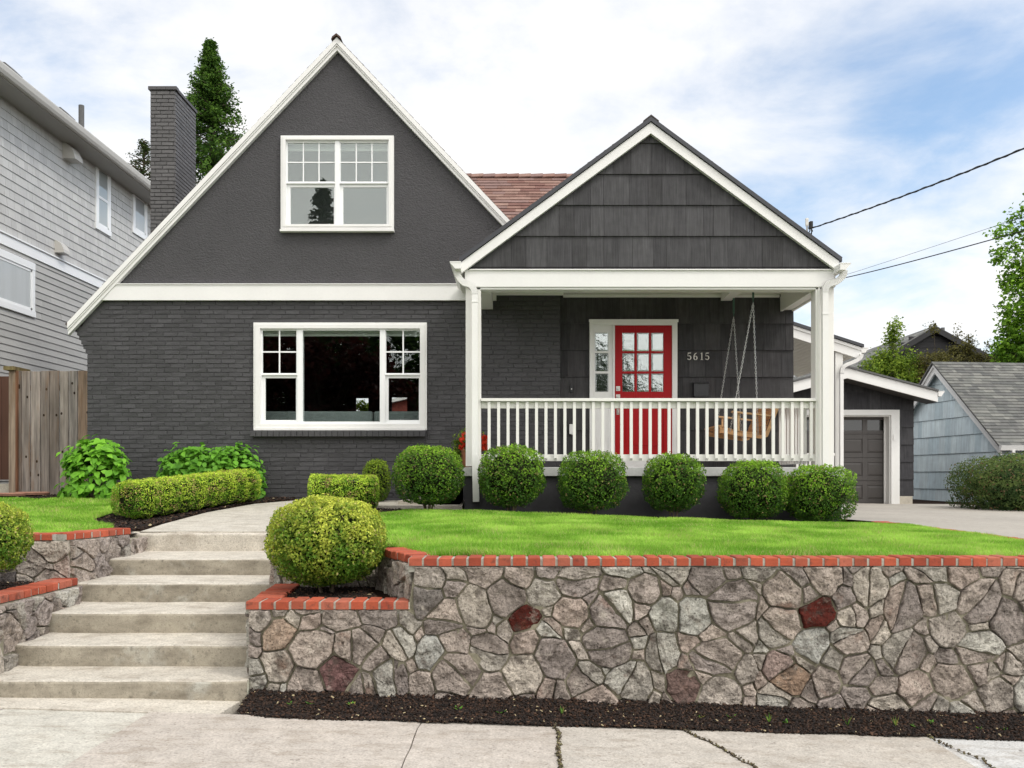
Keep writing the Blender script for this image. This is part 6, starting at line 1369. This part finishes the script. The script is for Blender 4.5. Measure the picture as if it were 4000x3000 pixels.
decid((FX(3690, YM + 1), YM + 1, .8), 2.2, [TB(3680, 1440, 130, 70, YM), TB(3640, 1500, 120, 110, YM), TB(3760, 1370, 50, 30, YM), TB(3840, 1420, 60, 40, YM), TB(3640, 1290, 8, 20, YM), TB(3740, 1290, 10, 24, YM), TB(3790, 1330, 16, 20, YM), TB(3870, 1350, 12, 18, YM), TB(3600, 1500, 80, 60, YM)], 380, 32, 'olive and bronze twiggy tree in front of the dark house gable', 13, ((.09, .085, .025), (.25, .23, .07)), size=.085, spread=.17)
decid((FX(3980, 35), 35, .8), 2.0, [TB(4000, 1400, 110, 70, 35), TB(3920, 1390, 50, 40, 35)], 140, 40, 'dark leafy tree low behind the blue house roof', 14, ((.03, .06, .015), (.09, .14, .03)), size=.12)
# trees across the street, seen mirrored in the windows
conifer((-10.2, -21, -.3), 17.4, 6.6, 300, 44, 'tall conifer across the street mirrored in the upstairs window', 21, ((.014, .032, .01), (.05, .10, .025)), size=.26, zlow=.12, droop=.35)
decid((-8.2, -13, -.3), 1.8, [((-8.6, -13, 4.6), (3.6, 2.2, 3.3)), ((-10.8, -14, 4.4), (3.0, 2, 3.2)), ((-6.6, -14, 4.1), (2.4, 2, 3.2)), ((-7.4, -13, 1.9), (4.0, 2, 1.6))], 420, 42, 'dark red maple across the street mirrored in the picture window', 22, ((.03, .009, .008), (.10, .024, .018)), size=.28, spread=.5)
decid((-5.4, -19, -.3), 2.5, [((-6.6, -19, 6.8), (4.6, 2.5, 4.0)), ((-12, -20, 6.5), (4.0, 2.5, 4.0)), ((-4.0, -19, 4.0), (2.6, 2.5, 3.6))], 520, 46, 'green leafy tree across the street mirrored in the picture window', 23, ((.02, .05, .012), (.10, .2, .03)), size=.3, spread=.5)
decid((3.5, -17, -.3), 2.5, [((2.6, -17, 5.5), (3.2, 2.2, 2.8)), ((5.2, -18, 3.6), (3.4, 2.5, 2.6))], 260, 42, 'dark green tree across the street mirrored in the door glass', 24, ((.02, .045, .012), (.07, .14, .03)), size=.3, spread=.5)
# red gabled outbuilding behind the house, glimpsed through the rooms
rb = thing('outbuilding', (-3.2, 26, 1), 'red outbuilding glimpsed through the rooms of the house', 'outbuilding')
mb = MB((.30, .08, .06)); xa, xb = FX(1530, 26) - .6, FX(1590, 26) + .2; zt = FZ(1596, 26); mb.prism([(xa, 26, .8), (xb, 26, .8), (xb, 26, FZ(1556, 26)), (xa, 26, zt)], (0, 3, 0)); mb.build('wall', 'capbrick', rb)
mb = MB(); mb.prism([(xa - .1, 25.8, zt), (xb + .1, 25.8, FZ(1552, 26)), (xb + .1, 25.8, FZ(1552, 26) + .1), (xa - .1, 25.8, zt + .1)], (0, 3.2, 0)); mb.build('roof', 'white', rb)
decid((FX(1418, 22), 22, .9), 1.0, [TB(1405, 1590, 22, 18, 22), TB(1425, 1605, 20, 16, 22)], 30, 30, 'small leafy back garden shrub seen through the far window of the room', 31, ((.12, .2, .02), (.35, .45, .05)), size=.06, spread=.08, name='garden_shrub')
# cracks with dirt and moss in the pavement
def crack(pts, w, label):
    mb = MB((.05, .045, .03)); P = []; rd = random.Random(len(pts) + int(w * 1e4))
    for (x0, y0), (x1, y1) in zip(pts, pts[1:]):
        n = 9
        for k in range(n): t = k / n; P.append((x0 + (x1 - x0) * t + rd.uniform(-.008, .008), y0 + (y1 - y0) * t + rd.uniform(-.008, .008)))
    P.append(pts[-1]); zz = lambda x: walkz(x) + .0062
    for a, b in zip(P, P[1:]):
        d = Vector((b[0] - a[0], b[1] - a[1], 0)).normalized(); s = Vector((-d.y, d.x, 0)); wa, wb = w * rd.uniform(.3, 1), w * rd.uniform(.3, 1)
        q = [Vector((*a, zz(a[0]))) - s * wa, Vector((*b, zz(b[0]))) - s * wb, Vector((*b, zz(b[0]))) + s * wb, Vector((*a, zz(a[0]))) + s * wa]; mb.poly(q)
    o = mb.build('pavement_crack', 'mulch'); tag(o, kind='structure')
    n = int(len(P) * 9); i = rng.integers(0, len(P), n); A = np.array(P)[i] + rng.normal(0, w * .7, (n, 2)); keep = rng.uniform(0, 1, n) < .75; A = A[keep]
    scatter_chips('crack_debris', lambda n_: A, lambda x, y: walkz(x) + .005, len(A), (.002, .007), cols=[(.09, .075, .045), (.05, .04, .025), (.16, .15, .07), (.12, .09, .05)], label=label, cat='debris')
crack([(1.08, 5.80), (1.13, 5.66), (1.20, 5.53), (1.25, 5.36), (1.31, 5.17), (1.42, 4.9), (1.46, 4.5)], .007, 'dirt and moss in the diagonal pavement crack right of centre')
jd = edges[5]; A5 = [(p[0] + rng.normal(0, .004), p[1]) for p in jd for _ in range(1)]
crack([(p[0], p[1]) for p in reversed(jd)], .008, 'dirt and moss in the jagged pavement joint near the middle')
crack([(2.66, 5.84), (2.70, 5.6), (2.78, 5.35), (2.74, 5.1)], .005, 'dirt in the pavement joint beside the pale slab at the right')
